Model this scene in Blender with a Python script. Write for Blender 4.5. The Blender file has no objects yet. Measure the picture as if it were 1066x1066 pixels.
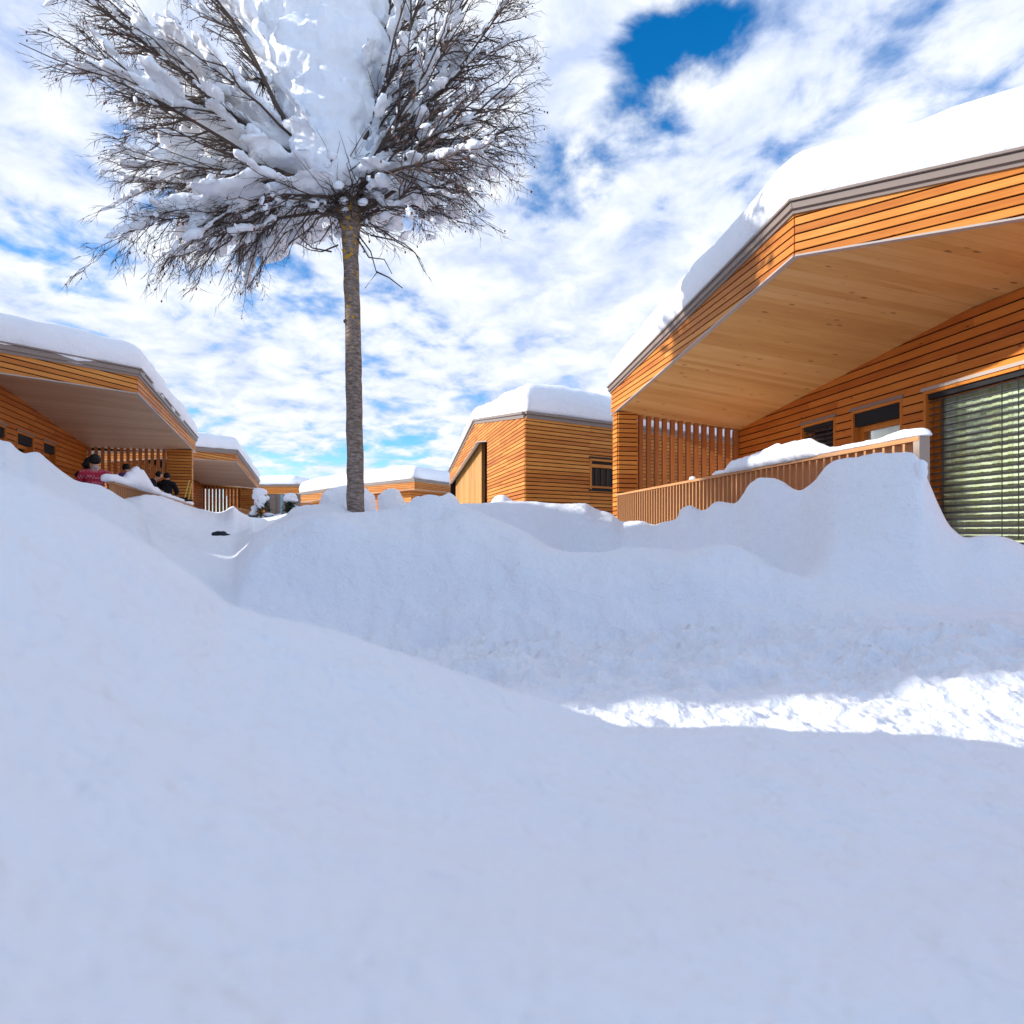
import bpy, bmesh, math, random
import numpy as np
from mathutils import Vector, noise as mnoise
random.seed(7); rng = np.random.default_rng(7)
scn = bpy.context.scene; col = scn.collection
FPX, CX, HY = 622.0, 533.0, 555.0            # lens in reference pixels, principal column, horizon row
def U(px): return (px-CX)/FPX
def at(px, py, Y): return Vector((U(px)*Y, Y, (HY-py)/FPX*Y))
def hit(off, n, px, py):                      # ray through a pixel with the vertical plane P.n = off
    Y = off/(n[0]*U(px)+n[1]); return at(px, py, Y)
R = math.radians

# ---------------------------------------------------------------- materials
def mat(name, color, rough=.6, spec=.3, metal=0.):
    m = bpy.data.materials.new(name); m.use_nodes = True
    b = m.node_tree.nodes['Principled BSDF']
    b.inputs['Base Color'].default_value = (*color, 1); b.inputs['Roughness'].default_value = rough
    b.inputs['Specular IOR Level'].default_value = spec; b.inputs['Metallic'].default_value = metal
    return m, m.node_tree.nodes, m.node_tree.links, b
def N(nt, t, **kw):
    n = nt.new(t)
    for k, v in kw.items():
        if k.startswith('i_'): n.inputs[k[2:].replace('_', ' ')].default_value = v
        else: setattr(n, k, v)
    return n
def ramp(nt, stops, interp='LINEAR'):
    r = nt.new('ShaderNodeValToRGB'); r.color_ramp.interpolation = interp
    e = r.color_ramp.elements
    while len(e) < len(stops): e.new(.5)
    for i, (p, c) in enumerate(stops): e[i].position = p; e[i].color = (*c, 1) if len(c) == 3 else c
    return r
def wood(name, c1, c2, c3, rough=.55, knots=True, kn=.035, bump=.15, spec=.25):
    m, nt, lk, b = mat(name, c2, rough, spec)
    uv = N(nt, 'ShaderNodeTexCoord'); geo = N(nt, 'ShaderNodeNewGeometry')
    isl = N(nt, 'ShaderNodeMath', operation='MULTIPLY'); isl.inputs[1].default_value = 37.
    lk.new(geo.outputs['Random Per Island'], isl.inputs[0])
    cmb = N(nt, 'ShaderNodeCombineXYZ'); lk.new(isl.outputs[0], cmb.inputs[2]); lk.new(isl.outputs[0], cmb.inputs[0])
    add = N(nt, 'ShaderNodeVectorMath', operation='ADD'); lk.new(uv.outputs['UV'], add.inputs[0]); lk.new(cmb.outputs[0], add.inputs[1])
    mp = N(nt, 'ShaderNodeMapping'); mp.inputs['Scale'].default_value = (1.2, 34, 1); lk.new(add.outputs[0], mp.inputs[0])
    n1 = N(nt, 'ShaderNodeTexNoise', i_Scale=1., i_Detail=5., i_Roughness=.6); n1.inputs['Distortion'].default_value = .6
    lk.new(mp.outputs[0], n1.inputs[0])
    n2 = N(nt, 'ShaderNodeTexNoise', i_Scale=1.1, i_Detail=3.); lk.new(add.outputs[0], n2.inputs[0])
    s = N(nt, 'ShaderNodeMath', operation='MULTIPLY_ADD'); s.inputs[1].default_value = .45; lk.new(n1.outputs['Fac'], s.inputs[0])
    s2 = N(nt, 'ShaderNodeMath', operation='MULTIPLY_ADD'); s2.inputs[1].default_value = .30; lk.new(geo.outputs['Random Per Island'], s2.inputs[0])
    s3 = N(nt, 'ShaderNodeMath', operation='MULTIPLY'); s3.inputs[1].default_value = .42; lk.new(n2.outputs['Fac'], s3.inputs[0])
    lk.new(s3.outputs[0], s2.inputs[2]); lk.new(s2.outputs[0], s.inputs[2])
    cr = ramp(nt, [(.3, c1), (.58, c2), (.88, c3)]); lk.new(s.outputs[0], cr.inputs[0])
    out = cr.outputs[0]
    if knots:
        mk = N(nt, 'ShaderNodeMapping'); mk.inputs['Scale'].default_value = (2.2, 5.2, 1); lk.new(add.outputs[0], mk.inputs[0])
        v = N(nt, 'ShaderNodeTexVoronoi', i_Scale=1.); lk.new(mk.outputs[0], v.inputs[0])
        kr = ramp(nt, [(kn, (1, 1, 1)), (kn*2.4, (0, 0, 0))]); lk.new(v.outputs['Distance'], kr.inputs[0])
        mx = N(nt, 'ShaderNodeMix', data_type='RGBA'); mx.inputs[7].default_value = (c1[0]*.35, c1[1]*.3, c1[2]*.3, 1)
        mm = N(nt, 'ShaderNodeMath', operation='MULTIPLY'); mm.inputs[1].default_value = .8; lk.new(kr.outputs[0], mm.inputs[0])
        lk.new(mm.outputs[0], mx.inputs[0]); lk.new(out, mx.inputs[6]); out = mx.outputs[2]
    lk.new(out, b.inputs['Base Color'])
    bp = N(nt, 'ShaderNodeBump', i_Strength=bump, i_Distance=.01); lk.new(n1.outputs['Fac'], bp.inputs['Height']); lk.new(bp.outputs[0], b.inputs['Normal'])
    return m
M = {}
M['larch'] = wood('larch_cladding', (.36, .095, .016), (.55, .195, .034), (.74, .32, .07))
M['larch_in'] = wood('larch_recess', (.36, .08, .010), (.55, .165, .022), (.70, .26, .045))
M['soffit'] = wood('spruce_soffit', (.50, .24, .065), (.63, .345, .11), (.71, .435, .17), bump=.05, kn=.06)
M['soffit_grey'] = wood('weathered_soffit', (.48, .29, .17), (.58, .37, .23), (.65, .44, .29), bump=.05)
M['fin'] = wood('larch_fins', (.26, .078, .018), (.38, .13, .033), (.48, .195, .058), knots=False)
M['grey_wood'] = wood('weathered_wood', (.20, .15, .12), (.33, .26, .21), (.45, .37, .31), knots=False)
M['baluster'] = wood('baluster_wood', (.38, .15, .045), (.50, .24, .10), (.58, .35, .19), knots=False)
M['vboard'] = wood('vertical_boards', (.32, .15, .04), (.46, .24, .07), (.55, .32, .11))
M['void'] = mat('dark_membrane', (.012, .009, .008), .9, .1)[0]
M['trim'] = mat('brown_metal_trim', (.24, .185, .155), .45, .5)[0]
M['trim_light'] = mat('pale_trim', (.42, .36, .32), .5, .4)[0]
M['dark'] = mat('dark_metal', (.022, .023, .026), .75, .2)[0]
M['slat'] = mat('blind_slat', (.045, .045, .05), .4, .6)[0]
M['beige'] = mat('beige_panel', (.55, .45, .36), .7)[0]
M['yellow_beam'] = mat('yellow_beam', (.72, .45, .10), .6)[0]
def snow(name, bscale, bstr, det=6., sss=.0, dist=.02, tint=(.87, .89, .935)):
    m, nt, lk, b = mat(name, tint, .65, .25)
    tc = N(nt, 'ShaderNodeTexCoord')
    n1 = N(nt, 'ShaderNodeTexNoise', i_Scale=bscale, i_Detail=det, i_Roughness=.62); lk.new(tc.outputs['Object'], n1.inputs[0])
    n2 = N(nt, 'ShaderNodeTexNoise', i_Scale=bscale*.12, i_Detail=3.); lk.new(tc.outputs['Object'], n2.inputs[0])
    b1 = N(nt, 'ShaderNodeBump', i_Strength=bstr, i_Distance=dist); lk.new(n1.outputs['Fac'], b1.inputs['Height'])
    b2 = N(nt, 'ShaderNodeBump', i_Strength=.5, i_Distance=dist*3); lk.new(n2.outputs['Fac'], b2.inputs['Height']); lk.new(b2.outputs[0], b1.inputs['Normal'])
    lk.new(b1.outputs[0], b.inputs['Normal'])
    if sss:
        b.inputs['Subsurface Weight'].default_value = sss; b.inputs['Subsurface Radius'].default_value = (.05, .07, .1)
        b.inputs['Subsurface Scale'].default_value = .6
    return m
M['snow'] = snow('snow_ground', 46, .5, dist=.035, det=3.5)
M['snow_roof'] = snow('snow_roof', 17, .45, dist=.04)
M['snow_tree'] = snow('snow_tree', 16, .5, dist=.03)
def glass():
    m, nt, lk, b = mat('window_glass', (.02, .02, .02))
    nt.remove(b); out = nt['Material Output']
    g = N(nt, 'ShaderNodeBsdfGlossy', i_Roughness=.02); t = N(nt, 'ShaderNodeBsdfTransparent')
    t.inputs[0].default_value = (.97, .99, .97, 1)
    fr = N(nt, 'ShaderNodeFresnel', i_IOR=1.3); mx = N(nt, 'ShaderNodeMixShader')
    lk.new(fr.outputs[0], mx.inputs[0]); lk.new(t.outputs[0], mx.inputs[1]); lk.new(g.outputs[0], mx.inputs[2]); lk.new(mx.outputs[0], out.inputs[0])
    return m
M['glass'] = glass()
M['dark_glass'] = mat('dark_glass', (.01, .008, .007), .35, .25)[0]
def curtain():
    m, nt, lk, b = mat('patterned_curtain', (.5, .56, .3), .8, .1)
    tc = N(nt, 'ShaderNodeTexCoord'); mp = N(nt, 'ShaderNodeMapping'); mp.inputs['Scale'].default_value = (9, .6, 1); lk.new(tc.outputs['UV'], mp.inputs[0])
    v = N(nt, 'ShaderNodeTexVoronoi', i_Scale=1.); lk.new(mp.outputs[0], v.inputs[0])
    c = ramp(nt, [(.2, (.50, .53, .33)), (.42, (.56, .62, .43)), (.7, (.62, .68, .54))]); lk.new(v.outputs['Distance'], c.inputs[0])
    lk.new(c.outputs[0], b.inputs['Base Color']); return m
M['curtain'] = curtain()
def bark(name, lichen=True):
    m, nt, lk, b = mat(name, (.1, .08, .07), .9, .15)
    tc = N(nt, 'ShaderNodeTexCoord'); mp = N(nt, 'ShaderNodeMapping'); mp.inputs['Scale'].default_value = (9, 9, 30); lk.new(tc.outputs['Object'], mp.inputs[0])
    n = N(nt, 'ShaderNodeTexNoise', i_Scale=1.2, i_Detail=8., i_Roughness=.7); lk.new(mp.outputs[0], n.inputs[0])
    c = ramp(nt, [(.33, (.10, .072, .055)), (.5, (.24, .18, .145)), (.66, (.42, .34, .29))]); lk.new(n.outputs['Fac'], c.inputs[0])
    out = c.outputs[0]
    if lichen:
        sp = N(nt, 'ShaderNodeSeparateXYZ'); lk.new(tc.outputs['Object'], sp.inputs[0])
        mr = N(nt, 'ShaderNodeMapRange'); mr.inputs[1].default_value = 1.2; mr.inputs[2].default_value = 3.6; mr.inputs[3].default_value = -.10; mr.inputs[4].default_value = .02
        lk.new(sp.outputs[2], mr.inputs[0])
        l = N(nt, 'ShaderNodeTexNoise', i_Scale=17., i_Detail=3.); lk.new(tc.outputs['Object'], l.inputs[0])
        a = N(nt, 'ShaderNodeMath', operation='ADD'); lk.new(l.outputs['Fac'], a.inputs[0]); lk.new(mr.outputs[0], a.inputs[1])
        lr = ramp(nt, [(.61, (0, 0, 0)), (.635, (1, 1, 1))]); lk.new(a.outputs[0], lr.inputs[0])
        mx = N(nt, 'ShaderNodeMix', data_type='RGBA'); mx.inputs[7].default_value = (.62, .33, .03, 1)
        lk.new(lr.outputs[0], mx.inputs[0]); lk.new(out, mx.inputs[6]); out = mx.outputs[2]
    lk.new(out, b.inputs['Base Color'])
    bp = N(nt, 'ShaderNodeBump', i_Strength=.7, i_Distance=.03); lk.new(n.outputs['Fac'], bp.inputs['Height']); lk.new(bp.outputs[0], b.inputs['Normal'])
    return m
M['bark'] = bark('lichen_bark'); M['twig'] = mat('twig_bark', (.10, .072, .06), .85, .15)[0]
def flat(name, c, r=.8): M[name] = mat(name, c, r, .15)[0]
flat('skin', (.55, .30, .20), .5); flat('hair', (.012, .010, .010), .5); flat('black_cloth', (.012, .012, .016))
flat('jeans', (.03, .04, .09)); flat('leaf_dark', (.03, .045, .025)); flat('pole_yellow', (.62, .42, .10)); flat('rock', (.02, .024, .035)); flat('purple', (.12, .05, .2)); flat('dead_leaf', (.16, .05, .03))
def knit():
    m, nt, lk, b = mat('red_knit', (.4, .03, .05), .9, .1)
    tc = N(nt, 'ShaderNodeTexCoord'); mp = N(nt, 'ShaderNodeMapping'); mp.inputs['Scale'].default_value = (26, 26, 22); lk.new(tc.outputs['Object'], mp.inputs[0])
    v = N(nt, 'ShaderNodeTexChecker', i_Scale=1.); lk.new(mp.outputs[0], v.inputs[0])
    v.inputs[1].default_value = (.42, .025, .05, 1); v.inputs[2].default_value = (.42, .16, .2, 1)
    w = N(nt, 'ShaderNodeTexWave', i_Scale=2.4, bands_direction='Z'); lk.new(tc.outputs['Object'], w.inputs[0])
    r = ramp(nt, [(.55, (0, 0, 0)), (.6, (1, 1, 1))]); lk.new(w.outputs['Fac'], r.inputs[0])
    mx = N(nt, 'ShaderNodeMix', data_type='RGBA'); mx.inputs[7].default_value = (.40, .03, .06, 1)
    lk.new(r.outputs[0], mx.inputs[0]); lk.new(v.outputs[0], mx.inputs[6]); lk.new(mx.outputs[2], b.inputs['Base Color']); return m
M['knit'] = knit()

# ---------------------------------------------------------------- object helpers
def tag(o, label=None, cat=None, group=None, kind=None):
    for k, v in (('label', label), ('category', cat), ('group', group), ('kind', kind)):
        if v: o[k] = v
    return o
def empty(name, loc): 
    e = bpy.data.objects.new(name, None); e.location = loc; e.empty_display_size = .2; col.objects.link(e); return e
def rootloc(p):
    while p is not None and p.parent: p = p.parent
    return Vector(p.location) if p is not None else Vector((0, 0, 0))
def V3(p, z=None): return Vector((p[0], p[1], p[2] if z is None else z))
class MB:
    def __init__(s): s.v = []; s.f = []; s.uv = []
    def face(s, pts, uvs=None):
        i = len(s.v); s.v += [tuple(p) for p in pts]; s.f.append(tuple(range(i, i+len(pts))))
        s.uv.append(uvs if uvs else [(p[2], p[0]+p[1]) for p in pts])
    def prism(s, bot, top, uvb=None, closed=True):          # two matching rings -> closed solid, shared verts (one island)
        i = len(s.v); k = len(bot); s.v += [tuple(p) for p in bot]+[tuple(p) for p in top]
        ub = uvb or [(p[2], p[0]+p[1]) for p in bot]
        s.f.append(tuple(range(i+k-1, i-1, -1))); s.uv.append(ub[::-1])
        s.f.append(tuple(range(i+k, i+2*k))); s.uv.append(list(ub))
        for a in range(k):
            b = (a+1) % k; s.f.append((i+a, i+b, i+k+b, i+k+a)); s.uv.append([ub[a], ub[b], ub[b], ub[a]])
    def box(s, c, X, Y, Z, uvd=None):                        # centre and three half vectors
        c, X, Y, Z = map(Vector, (c, X, Y, Z))
        s.prism([c-X-Y-Z, c+X-Y-Z, c+X+Y-Z, c-X+Y-Z], [c-X-Y+Z, c+X-Y+Z, c+X+Y+Z, c-X+Y+Z], uvd)
    def bar(s, a, b, w, h, up=(0, 0, 1)):                    # a beam between two points, w wide and h high
        a, b = Vector(a), Vector(b); L = (b-a); D = L.normalized(); Sd = D.cross(Vector(up))
        if Sd.length < 1e-4: Sd = Vector((1, 0, 0))
        Sd.normalize(); Up = Sd.cross(D).normalized(); l = L.length
        r = lambda p: [p-Sd*w/2-Up*h/2, p+Sd*w/2-Up*h/2, p+Sd*w/2+Up*h/2, p-Sd*w/2+Up*h/2]
        i = len(s.v); s.v += [tuple(p) for p in r(a)+r(b)]; vv = [0, w, w+h, 2*w+h, 2*w+2*h]
        s.f.append((i+3, i+2, i+1, i)); s.uv.append([(0, x) for x in (0, .1, .2, .3)])
        s.f.append((i+4, i+5, i+6, i+7)); s.uv.append([(0, x) for x in (0, .1, .2, .3)])
        for k in range(4):
            q = (k+1) % 4; s.f.append((i+k, i+q, i+4+q, i+4+k)); s.uv.append([(0, vv[k]), (0, vv[k+1]), (l, vv[k+1]), (l, vv[k])])
    def tube(s, pts, rad, n=6):
        rings = []; pts = [Vector(p) for p in pts]; ref = Vector((.3, .1, 1))
        for j, p in enumerate(pts):
            D = (pts[min(j+1, len(pts)-1)]-pts[max(j-1, 0)]).normalized(); a = D.cross(ref)
            if a.length < 1e-3: a = D.cross(Vector((1, 0, 0)))
            a.normalize(); b = D.cross(a); i = len(s.v); r = rad[j]
            s.v += [tuple(p+(a*math.cos(t)+b*math.sin(t))*r) for t in [2*math.pi*k/n for k in range(n)]]; rings.append(i)
        for j in range(len(rings)-1):
            A, B = rings[j], rings[j+1]
            for k in range(n):
                q = (k+1) % n; s.f.append((A+k, A+q, B+q, B+k)); s.uv.append([(0, 0)]*4)
        s.f.append(tuple(rings[-1]+k for k in range(n))); s.uv.append([(0, 0)]*n)
        s.f.append(tuple(rings[0]+k for k in range(n-1, -1, -1))); s.uv.append([(0, 0)]*n)
    def ball(s, c, r, su=10, sv=7, fn=None):
        i = len(s.v); c = Vector(c)
        def P(a, b):
            d = Vector((math.cos(a)*math.sin(b), math.sin(a)*math.sin(b), math.cos(b))); k = fn(d) if fn else 1
            return (c.x+d.x*r[0]*k, c.y+d.y*r[1]*k, c.z+d.z*r[2]*k)
        s.v.append(P(0, 0))
        for j in range(1, sv):
            for k in range(su): s.v.append(P(2*math.pi*k/su, math.pi*j/sv))
        s.v.append(P(0, math.pi)); e = len(s.v)-1
        for k in range(su):
            q = (k+1) % su; s.f.append((i, i+1+k, i+1+q)); s.uv.append([(0, 0)]*3)
            s.f.append((e, e-su+q, e-su+k)); s.uv.append([(0, 0)]*3)
            for j in range(sv-2):
                a = i+1+j*su; s.f.append((a+k, a+su+k, a+su+q, a+q)); s.uv.append([(0, 0)]*4)
    def build(s, name, m, parent=None, smooth=False):
        L = rootloc(parent); me = bpy.data.meshes.new(name)
        me.from_pydata([(x-L.x, y-L.y, z-L.z) for x, y, z in s.v], [], s.f)
        uvl = me.uv_layers.new(name='UVMap'); flatuv = [c for f in s.uv for p in f for c in p[:2]]
        uvl.data.foreach_set('uv', flatuv)
        me.materials.append(m)
        if smooth: me.polygons.foreach_set('use_smooth', [True]*len(me.polygons))
        o = bpy.data.objects.new(name, me); col.objects.link(o)
        if parent is not None: o.parent = parent
        return o
def clip(poly, ax, lim, keep_above):
    out = []; k = len(poly)
    for i in range(k):
        a, b = poly[i], poly[(i+1) % k]; ia = (a[ax] >= lim) == keep_above; ib = (b[ax] >= lim) == keep_above
        if ia: out.append(a)
        if ia != ib:
            t = (lim-a[ax])/(b[ax]-a[ax]); out.append(tuple(a[j]+(b[j]-a[j])*t for j in range(2)))
    return out
def board(mb, P, D, Nn, polys, pitch=.11, gap=.023, th=.028, vertical=False, joint=3.4, z0=0.):
    """cladding boards with real gaps on a vertical plane: polys in (s, z), D = direction of s, Nn = outward normal"""
    P, D, Nn = Vector((P[0], P[1], 0)), Vector((D[0], D[1], 0)), Vector((Nn[0], Nn[1], 0))
    W = lambda p, o: P+D*p[0]+Vector((0, 0, p[1]))+Nn*o
    ax = 0 if vertical else 1
    for poly in polys:
        lo = min(p[ax] for p in poly); hi = max(p[ax] for p in poly); k = math.floor((lo-z0)/pitch)
        while k*pitch+z0 < hi:
            q = clip(poly, ax, k*pitch+z0, True)
            if len(q) > 2: q = clip(q, ax, (k+1)*pitch+z0-gap, False)
            if len(q) > 2:
                o = 1-ax; a = min(p[o] for p in q); b = max(p[o] for p in q); cuts = [a]
                if not vertical and b-a > joint*1.3:
                    c = a+random.uniform(.5, 1)*joint
                    while c < b-.5: cuts.append(c); c += joint*random.uniform(.8, 1.2)
                cuts.append(b)
                for c0, c1 in zip(cuts[:-1], cuts[1:]):
                    w = q
                    if c0 > a: w = clip(w, o, c0+.0015, True)
                    if c1 < b and len(w) > 2: w = clip(w, o, c1-.0015, False)
                    if len(w) < 3: continue
                    t = th+random.uniform(-.0015, .0015); uv = [(p[o], p[ax]) for p in w]
                    mb.prism([W(p, 0) for p in w], [W(p, t) for p in w], uv)
            k += 1
def backing(mb, P, D, Nn, polys, off=-.012, th=.05):
    P, D, Nn = Vector((P[0], P[1], 0)), Vector((D[0], D[1], 0)), Vector((Nn[0], Nn[1], 0))
    W = lambda p, o: P+D*p[0]+Vector((0, 0, p[1]))+Nn*o
    for poly in polys: mb.prism([W(p, off-th) for p in poly], [W(p, off) for p in poly])
def vnoise(x, y, seed=0):                                    # vectorised value noise
    xi = np.floor(x).astype(np.int64); yi = np.floor(y).astype(np.int64); fx = x-xi; fy = y-yi
    fx = fx*fx*fx*(fx*(fx*6-15)+10); fy = fy*fy*fy*(fy*(fy*6-15)+10)
    def h(a, b):
        n = (a*374761393+b*668265263+seed*1442695041) & 0xffffffff; n = ((n ^ (n >> 13))*1274126177) & 0xffffffff
        return ((n ^ (n >> 16)) & 0xffff)/65535.
    return (h(xi, yi)*(1-fx)+h(xi+1, yi)*fx)*(1-fy)+(h(xi, yi+1)*(1-fx)+h(xi+1, yi+1)*fx)*fy
def fbm(x, y, seed=0, o=4):
    s = 0; a = .5
    for i in range(o): s = s+a*(vnoise(x, y, seed+i)-.5); x = x*2.03+11.3; y = y*2.03+5.7; a *= .5
    return s*2
def pchip(xs, ys, x):
    xs = np.asarray(xs, float); ys = np.asarray(ys, float); h = np.diff(xs); dl = np.diff(ys)/h; m = np.zeros_like(ys)
    for i in range(1, len(xs)-1):
        if dl[i-1]*dl[i] > 0: w1 = 2*h[i]+h[i-1]; w2 = h[i]+2*h[i-1]; m[i] = (w1+w2)/(w1/dl[i-1]+w2/dl[i])
    m[0] = dl[0]; m[-1] = dl[-1]; x = np.clip(x, xs[0], xs[-1]); i = np.clip(np.searchsorted(xs, x)-1, 0, len(xs)-2)
    t = (x-xs[i])/h[i]
    return (1+2*t)*(1-t)**2*ys[i]+t*(1-t)**2*h[i]*m[i]+t*t*(3-2*t)*ys[i+1]+t*t*(t-1)*h[i]*m[i+1]

# ---------------------------------------------------------------- snow ground
def cur(pts, x): a = np.array(pts, float); return pchip(a[:, 0], a[:, 1], x)
def ground():
    th = np.concatenate([np.linspace(-180, -52, 40)[:-1], np.linspace(-52, 52, 1000), np.linspace(52, 180, 40)[1:]])
    r = np.concatenate([np.geomspace(.06, 1.2, 90)[:-1], np.geomspace(1.2, 14, 470)[:-1], np.geomspace(14, 260, 110)])
    thc = np.clip(th, -46, 46); x = CX+FPX*np.tan(np.radians(thc)); z_of = lambda y, Y: (HY-y)/FPX*Y
    Y3 = cur([(-150, 1.1), (0, 1.2), (240, 1.5), (655, 1.6), (1066, 1.85), (1200, 1.9)], x)
    y3 = cur([(-150, 440), (0, 494), (50, 511), (90, 530), (130, 552), (200, 598), (240, 630), (320, 652), (400, 674), (470, 699), (530, 720), (600, 742), (655, 756), (720, 759), (800, 760), (900, 765), (1000, 773), (1066, 779), (1200, 790)], x)
    z3 = z_of(y3, Y3)
    Y1 = cur([(-150, .25), (0, .32), (533, .42), (1066, .62), (1200, .64)], x); z1 = z_of(1066, Y1)
    y2 = cur([(-150, 640), (0, 690), (300, 790), (655, 860), (1066, 880)], x); Y2 = Y1+(Y3-Y1)*.45; z2 = z_of(y2, Y2)
    Y0 = np.full_like(x, .05); z0 = cur([(-150, -.2), (0, -.24), (533, -.33), (1066, -.47)], x)
    Y4 = Y3+.55; z4 = cur([(-150, -.1), (0, -.1), (200, -.45), (400, -.72), (700, -.86), (1066, -.9)], x)
    Y5 = cur([(-150, 2.7), (240, 2.9), (500, 2.8), (1066, 2.8)], x); z5 = cur([(-150, 0), (0, -.05), (150, -.35), (300, -.68), (500, -.80), (700, -.83), (1066, -.84)], x)
    Y6 = cur([(-150, 4.0), (150, 4.4), (240, 4.8), (300, 4.8), (600, 4.7), (800, 4.45), (900, 4.25), (1066, 3.95)], x)
    y6 = cur([(-150, 490), (0, 520), (150, 600), (240, 636), (300, 652), (400, 672), (500, 668), (600, 662), (700, 657), (800, 655), (900, 652), (1000, 652), (1066, 655)], x); z6 = z_of(y6, Y6)
    Y7 = cur([(-150, 5.8), (0, 5.8), (145, 6.2), (238, 5.6), (250, 5.6), (300, 5.9), (420, 6.2), (500, 6.1), (594, 5.7), (690, 5.6), (787, 5.3), (860, 4.9), (1000, 4.5), (1066, 4.4)], x)
    y7 = cur([(-150, 430), (-60, 448), (0, 459), (10, 461), (19, 469), (26, 472.5), (38, 471.5), (50, 480), (65, 492), (80, 501), (105, 506), (125, 517), (143, 529), (152, 543), (158, 562), (168, 573), (180, 579), (192, 586), (215, 600), (236, 613), (243, 609), (248, 592), (257, 574), (270, 562), (300, 549), (330, 541), (350, 537), (420, 531), (470, 528), (495, 533), (524, 544), (556, 560), (569, 569), (594, 578), (620, 580), (657, 573.5), (690, 572), (721, 573), (764, 574), (787, 580), (807, 592), (860, 609), (930, 622), (1000, 634), (1066, 640), (1200, 645)], x); z7 = z_of(y7, Y7)
    Y6a = Y6+.27*(Y7-Y6); Y6b = Y6+.47*(Y7-Y6); k6 = cur([(-150, .7), (200, .6), (260, .80), (420, .72), (520, .60), (700, .55), (860, .5), (1066, .5)], x); on = np.clip((x-245)/25, 0, 1)*np.clip((900-x)/80, 0, 1); pil = fbm(x/46., x*0+3.3, 61, 2); Y6b = Y6b+on*(Y7-Y6)*.14*pil; k6 = k6+on*(.07+.10*fbm(x/60., x*0+8.1, 63, 2)); z6b = z6+(z7-z6)*k6; z6a = z6+(z7-z6)*(k6*.55*(1-on)+on*(.26+.10*pil))
    Y9 = cur([(-150, 9), (141, 9.6), (240, 9.6), (260, 9), (297, 8.3), (375, 8.1), (479, 8.6), (540, 9), (637, 9.5), (690, 9), (719, 8.6), (763, 7.8), (793, 7.2), (832, 6.6), (860, 6.1), (921, 5.5), (966, 5.2), (1007, 5.1), (1066, 5)], x)
    y9 = cur([(-150, 530), (100, 535), (141, 545), (170, 550), (200, 556), (228, 560), (245, 561), (262, 556), (280, 548), (297, 537), (305, 530), (322, 525), (343, 524), (355, 525), (362, 530), (375, 533), (425, 530), (479, 525), (506, 523), (540, 522), (585, 524), (608, 525), (621, 531), (637, 535), (648, 542), (666, 541), (682, 546), (690, 544), (704, 541), (709, 531), (719, 527), (731, 531), (735, 530), (746, 522), (755, 523), (765, 524), (782, 503), (793, 497), (807, 498), (832, 511), (845, 503), (860, 486), (871, 480), (896, 475), (921, 470), (949, 472), (958, 479), (966, 499), (979, 528), (990, 547), (1007, 558), (1028, 556), (1051, 560), (1066, 567), (1200, 590)], x); z9 = z_of(y9, Y9)
    Y8 = Y7+.4*(Y9-Y7); a = cur([(-150, 0), (150, 0), (240, 0), (258, 1), (470, 1), (500, 2), (800, 2), (870, 3), (1200, 3)], x)
    zl = z7+(z9-z7)*.4
    z8 = np.interp(a, [0, 1, 2, 3], [0, 0, 0, 0])
    vA = np.where(x < 150, z7-.35, zl-.10); vB = np.maximum(z7-.10, zl-.15); vC = np.minimum(z7, z9)-.42; vD = z7+(z9-z7)*.33
    z8 = vA*np.clip(1-a, 0, 1)+vB*np.clip(1-abs(a-1), 0, 1)+vC*np.clip(1-abs(a-2), 0, 1)+vD*np.clip(a-2, 0, 1)
    Y11 = cur([(-150, 10.5), (60, 11), (141, 12.6), (167, 15), (185, 17.5), (200, 20), (226, 23), (265, 25), (300, 25), (480, 16), (640, 15), (1066, 12)], x)
    y11 = cur([(-150, 530), (100, 522), (130, 518.5), (141, 517), (150, 515.5), (167, 517), (185, 522), (200, 528), (211, 531), (226, 533.5), (232, 532.5), (243, 528), (249, 533), (265, 540), (280, 539), (300, 535), (480, 540), (640, 555), (1066, 560)], x); z11 = z_of(y11, Y11)
    f10 = cur([(-150, .4), (240, .45), (280, .3), (640, .25), (1066, .2)], x); Y10 = Y9+(Y11-Y9)*f10
    z10 = np.where(x < 262, z9+(z11-z9)*.55-.06, np.minimum(z9-.25, z9+(z11-z9)*.3)); z10 = np.where(x > 640, np.minimum(z10, .02), z10)
    Y12 = np.full_like(x, 45.); z12 = np.full_like(x, 1.3); Y13 = np.full_like(x, 200.); z13 = np.full_like(x, 1.6)
    YY = np.stack([Y0, Y1, Y2, Y3, Y4, Y5, Y6, Y6a, Y6b, Y7, Y8, Y9, Y10, Y11, Y12, Y13]); ZZ = np.stack([z0, z1, z2, z3, z4, z5, z6, z6a, z6b, z7, z8, z9, z10, z11, z12, z13])
    Z = np.zeros((len(th), len(r))); PY = np.zeros_like(Z)
    for j in range(len(th)):
        Yr = r*math.cos(R(thc[j])); PY[j] = Yr; Z[j] = pchip(YY[:, j], ZZ[:, j], Yr)
    # gentle smoothing across columns, then relief
    T = np.radians(th)[:, None]; X = r[None]*np.sin(T); Y = r[None]*np.cos(T); px = x[:, None]+0*Z
    Y6g = Y6[:, None]; back = np.clip((abs(th)-80)/60, 0, 1)[:, None]; Z = Z*(1-back)+(-.45)*back
    def ss(a, b, v): t = np.clip((v-a)/(b-a), 0, 1); return t*t*(3-2*t)
    path = ss(2.0, 2.5, PY)*(1-ss(Y6g-.1, Y6g+.45, PY))*ss(330, 430, px)
    ch = fbm(X*3.1, Y*4.2, 3, 5); rid = 1-abs(fbm(X*5+3, Y*6.5, 9, 4))*2.4
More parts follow.
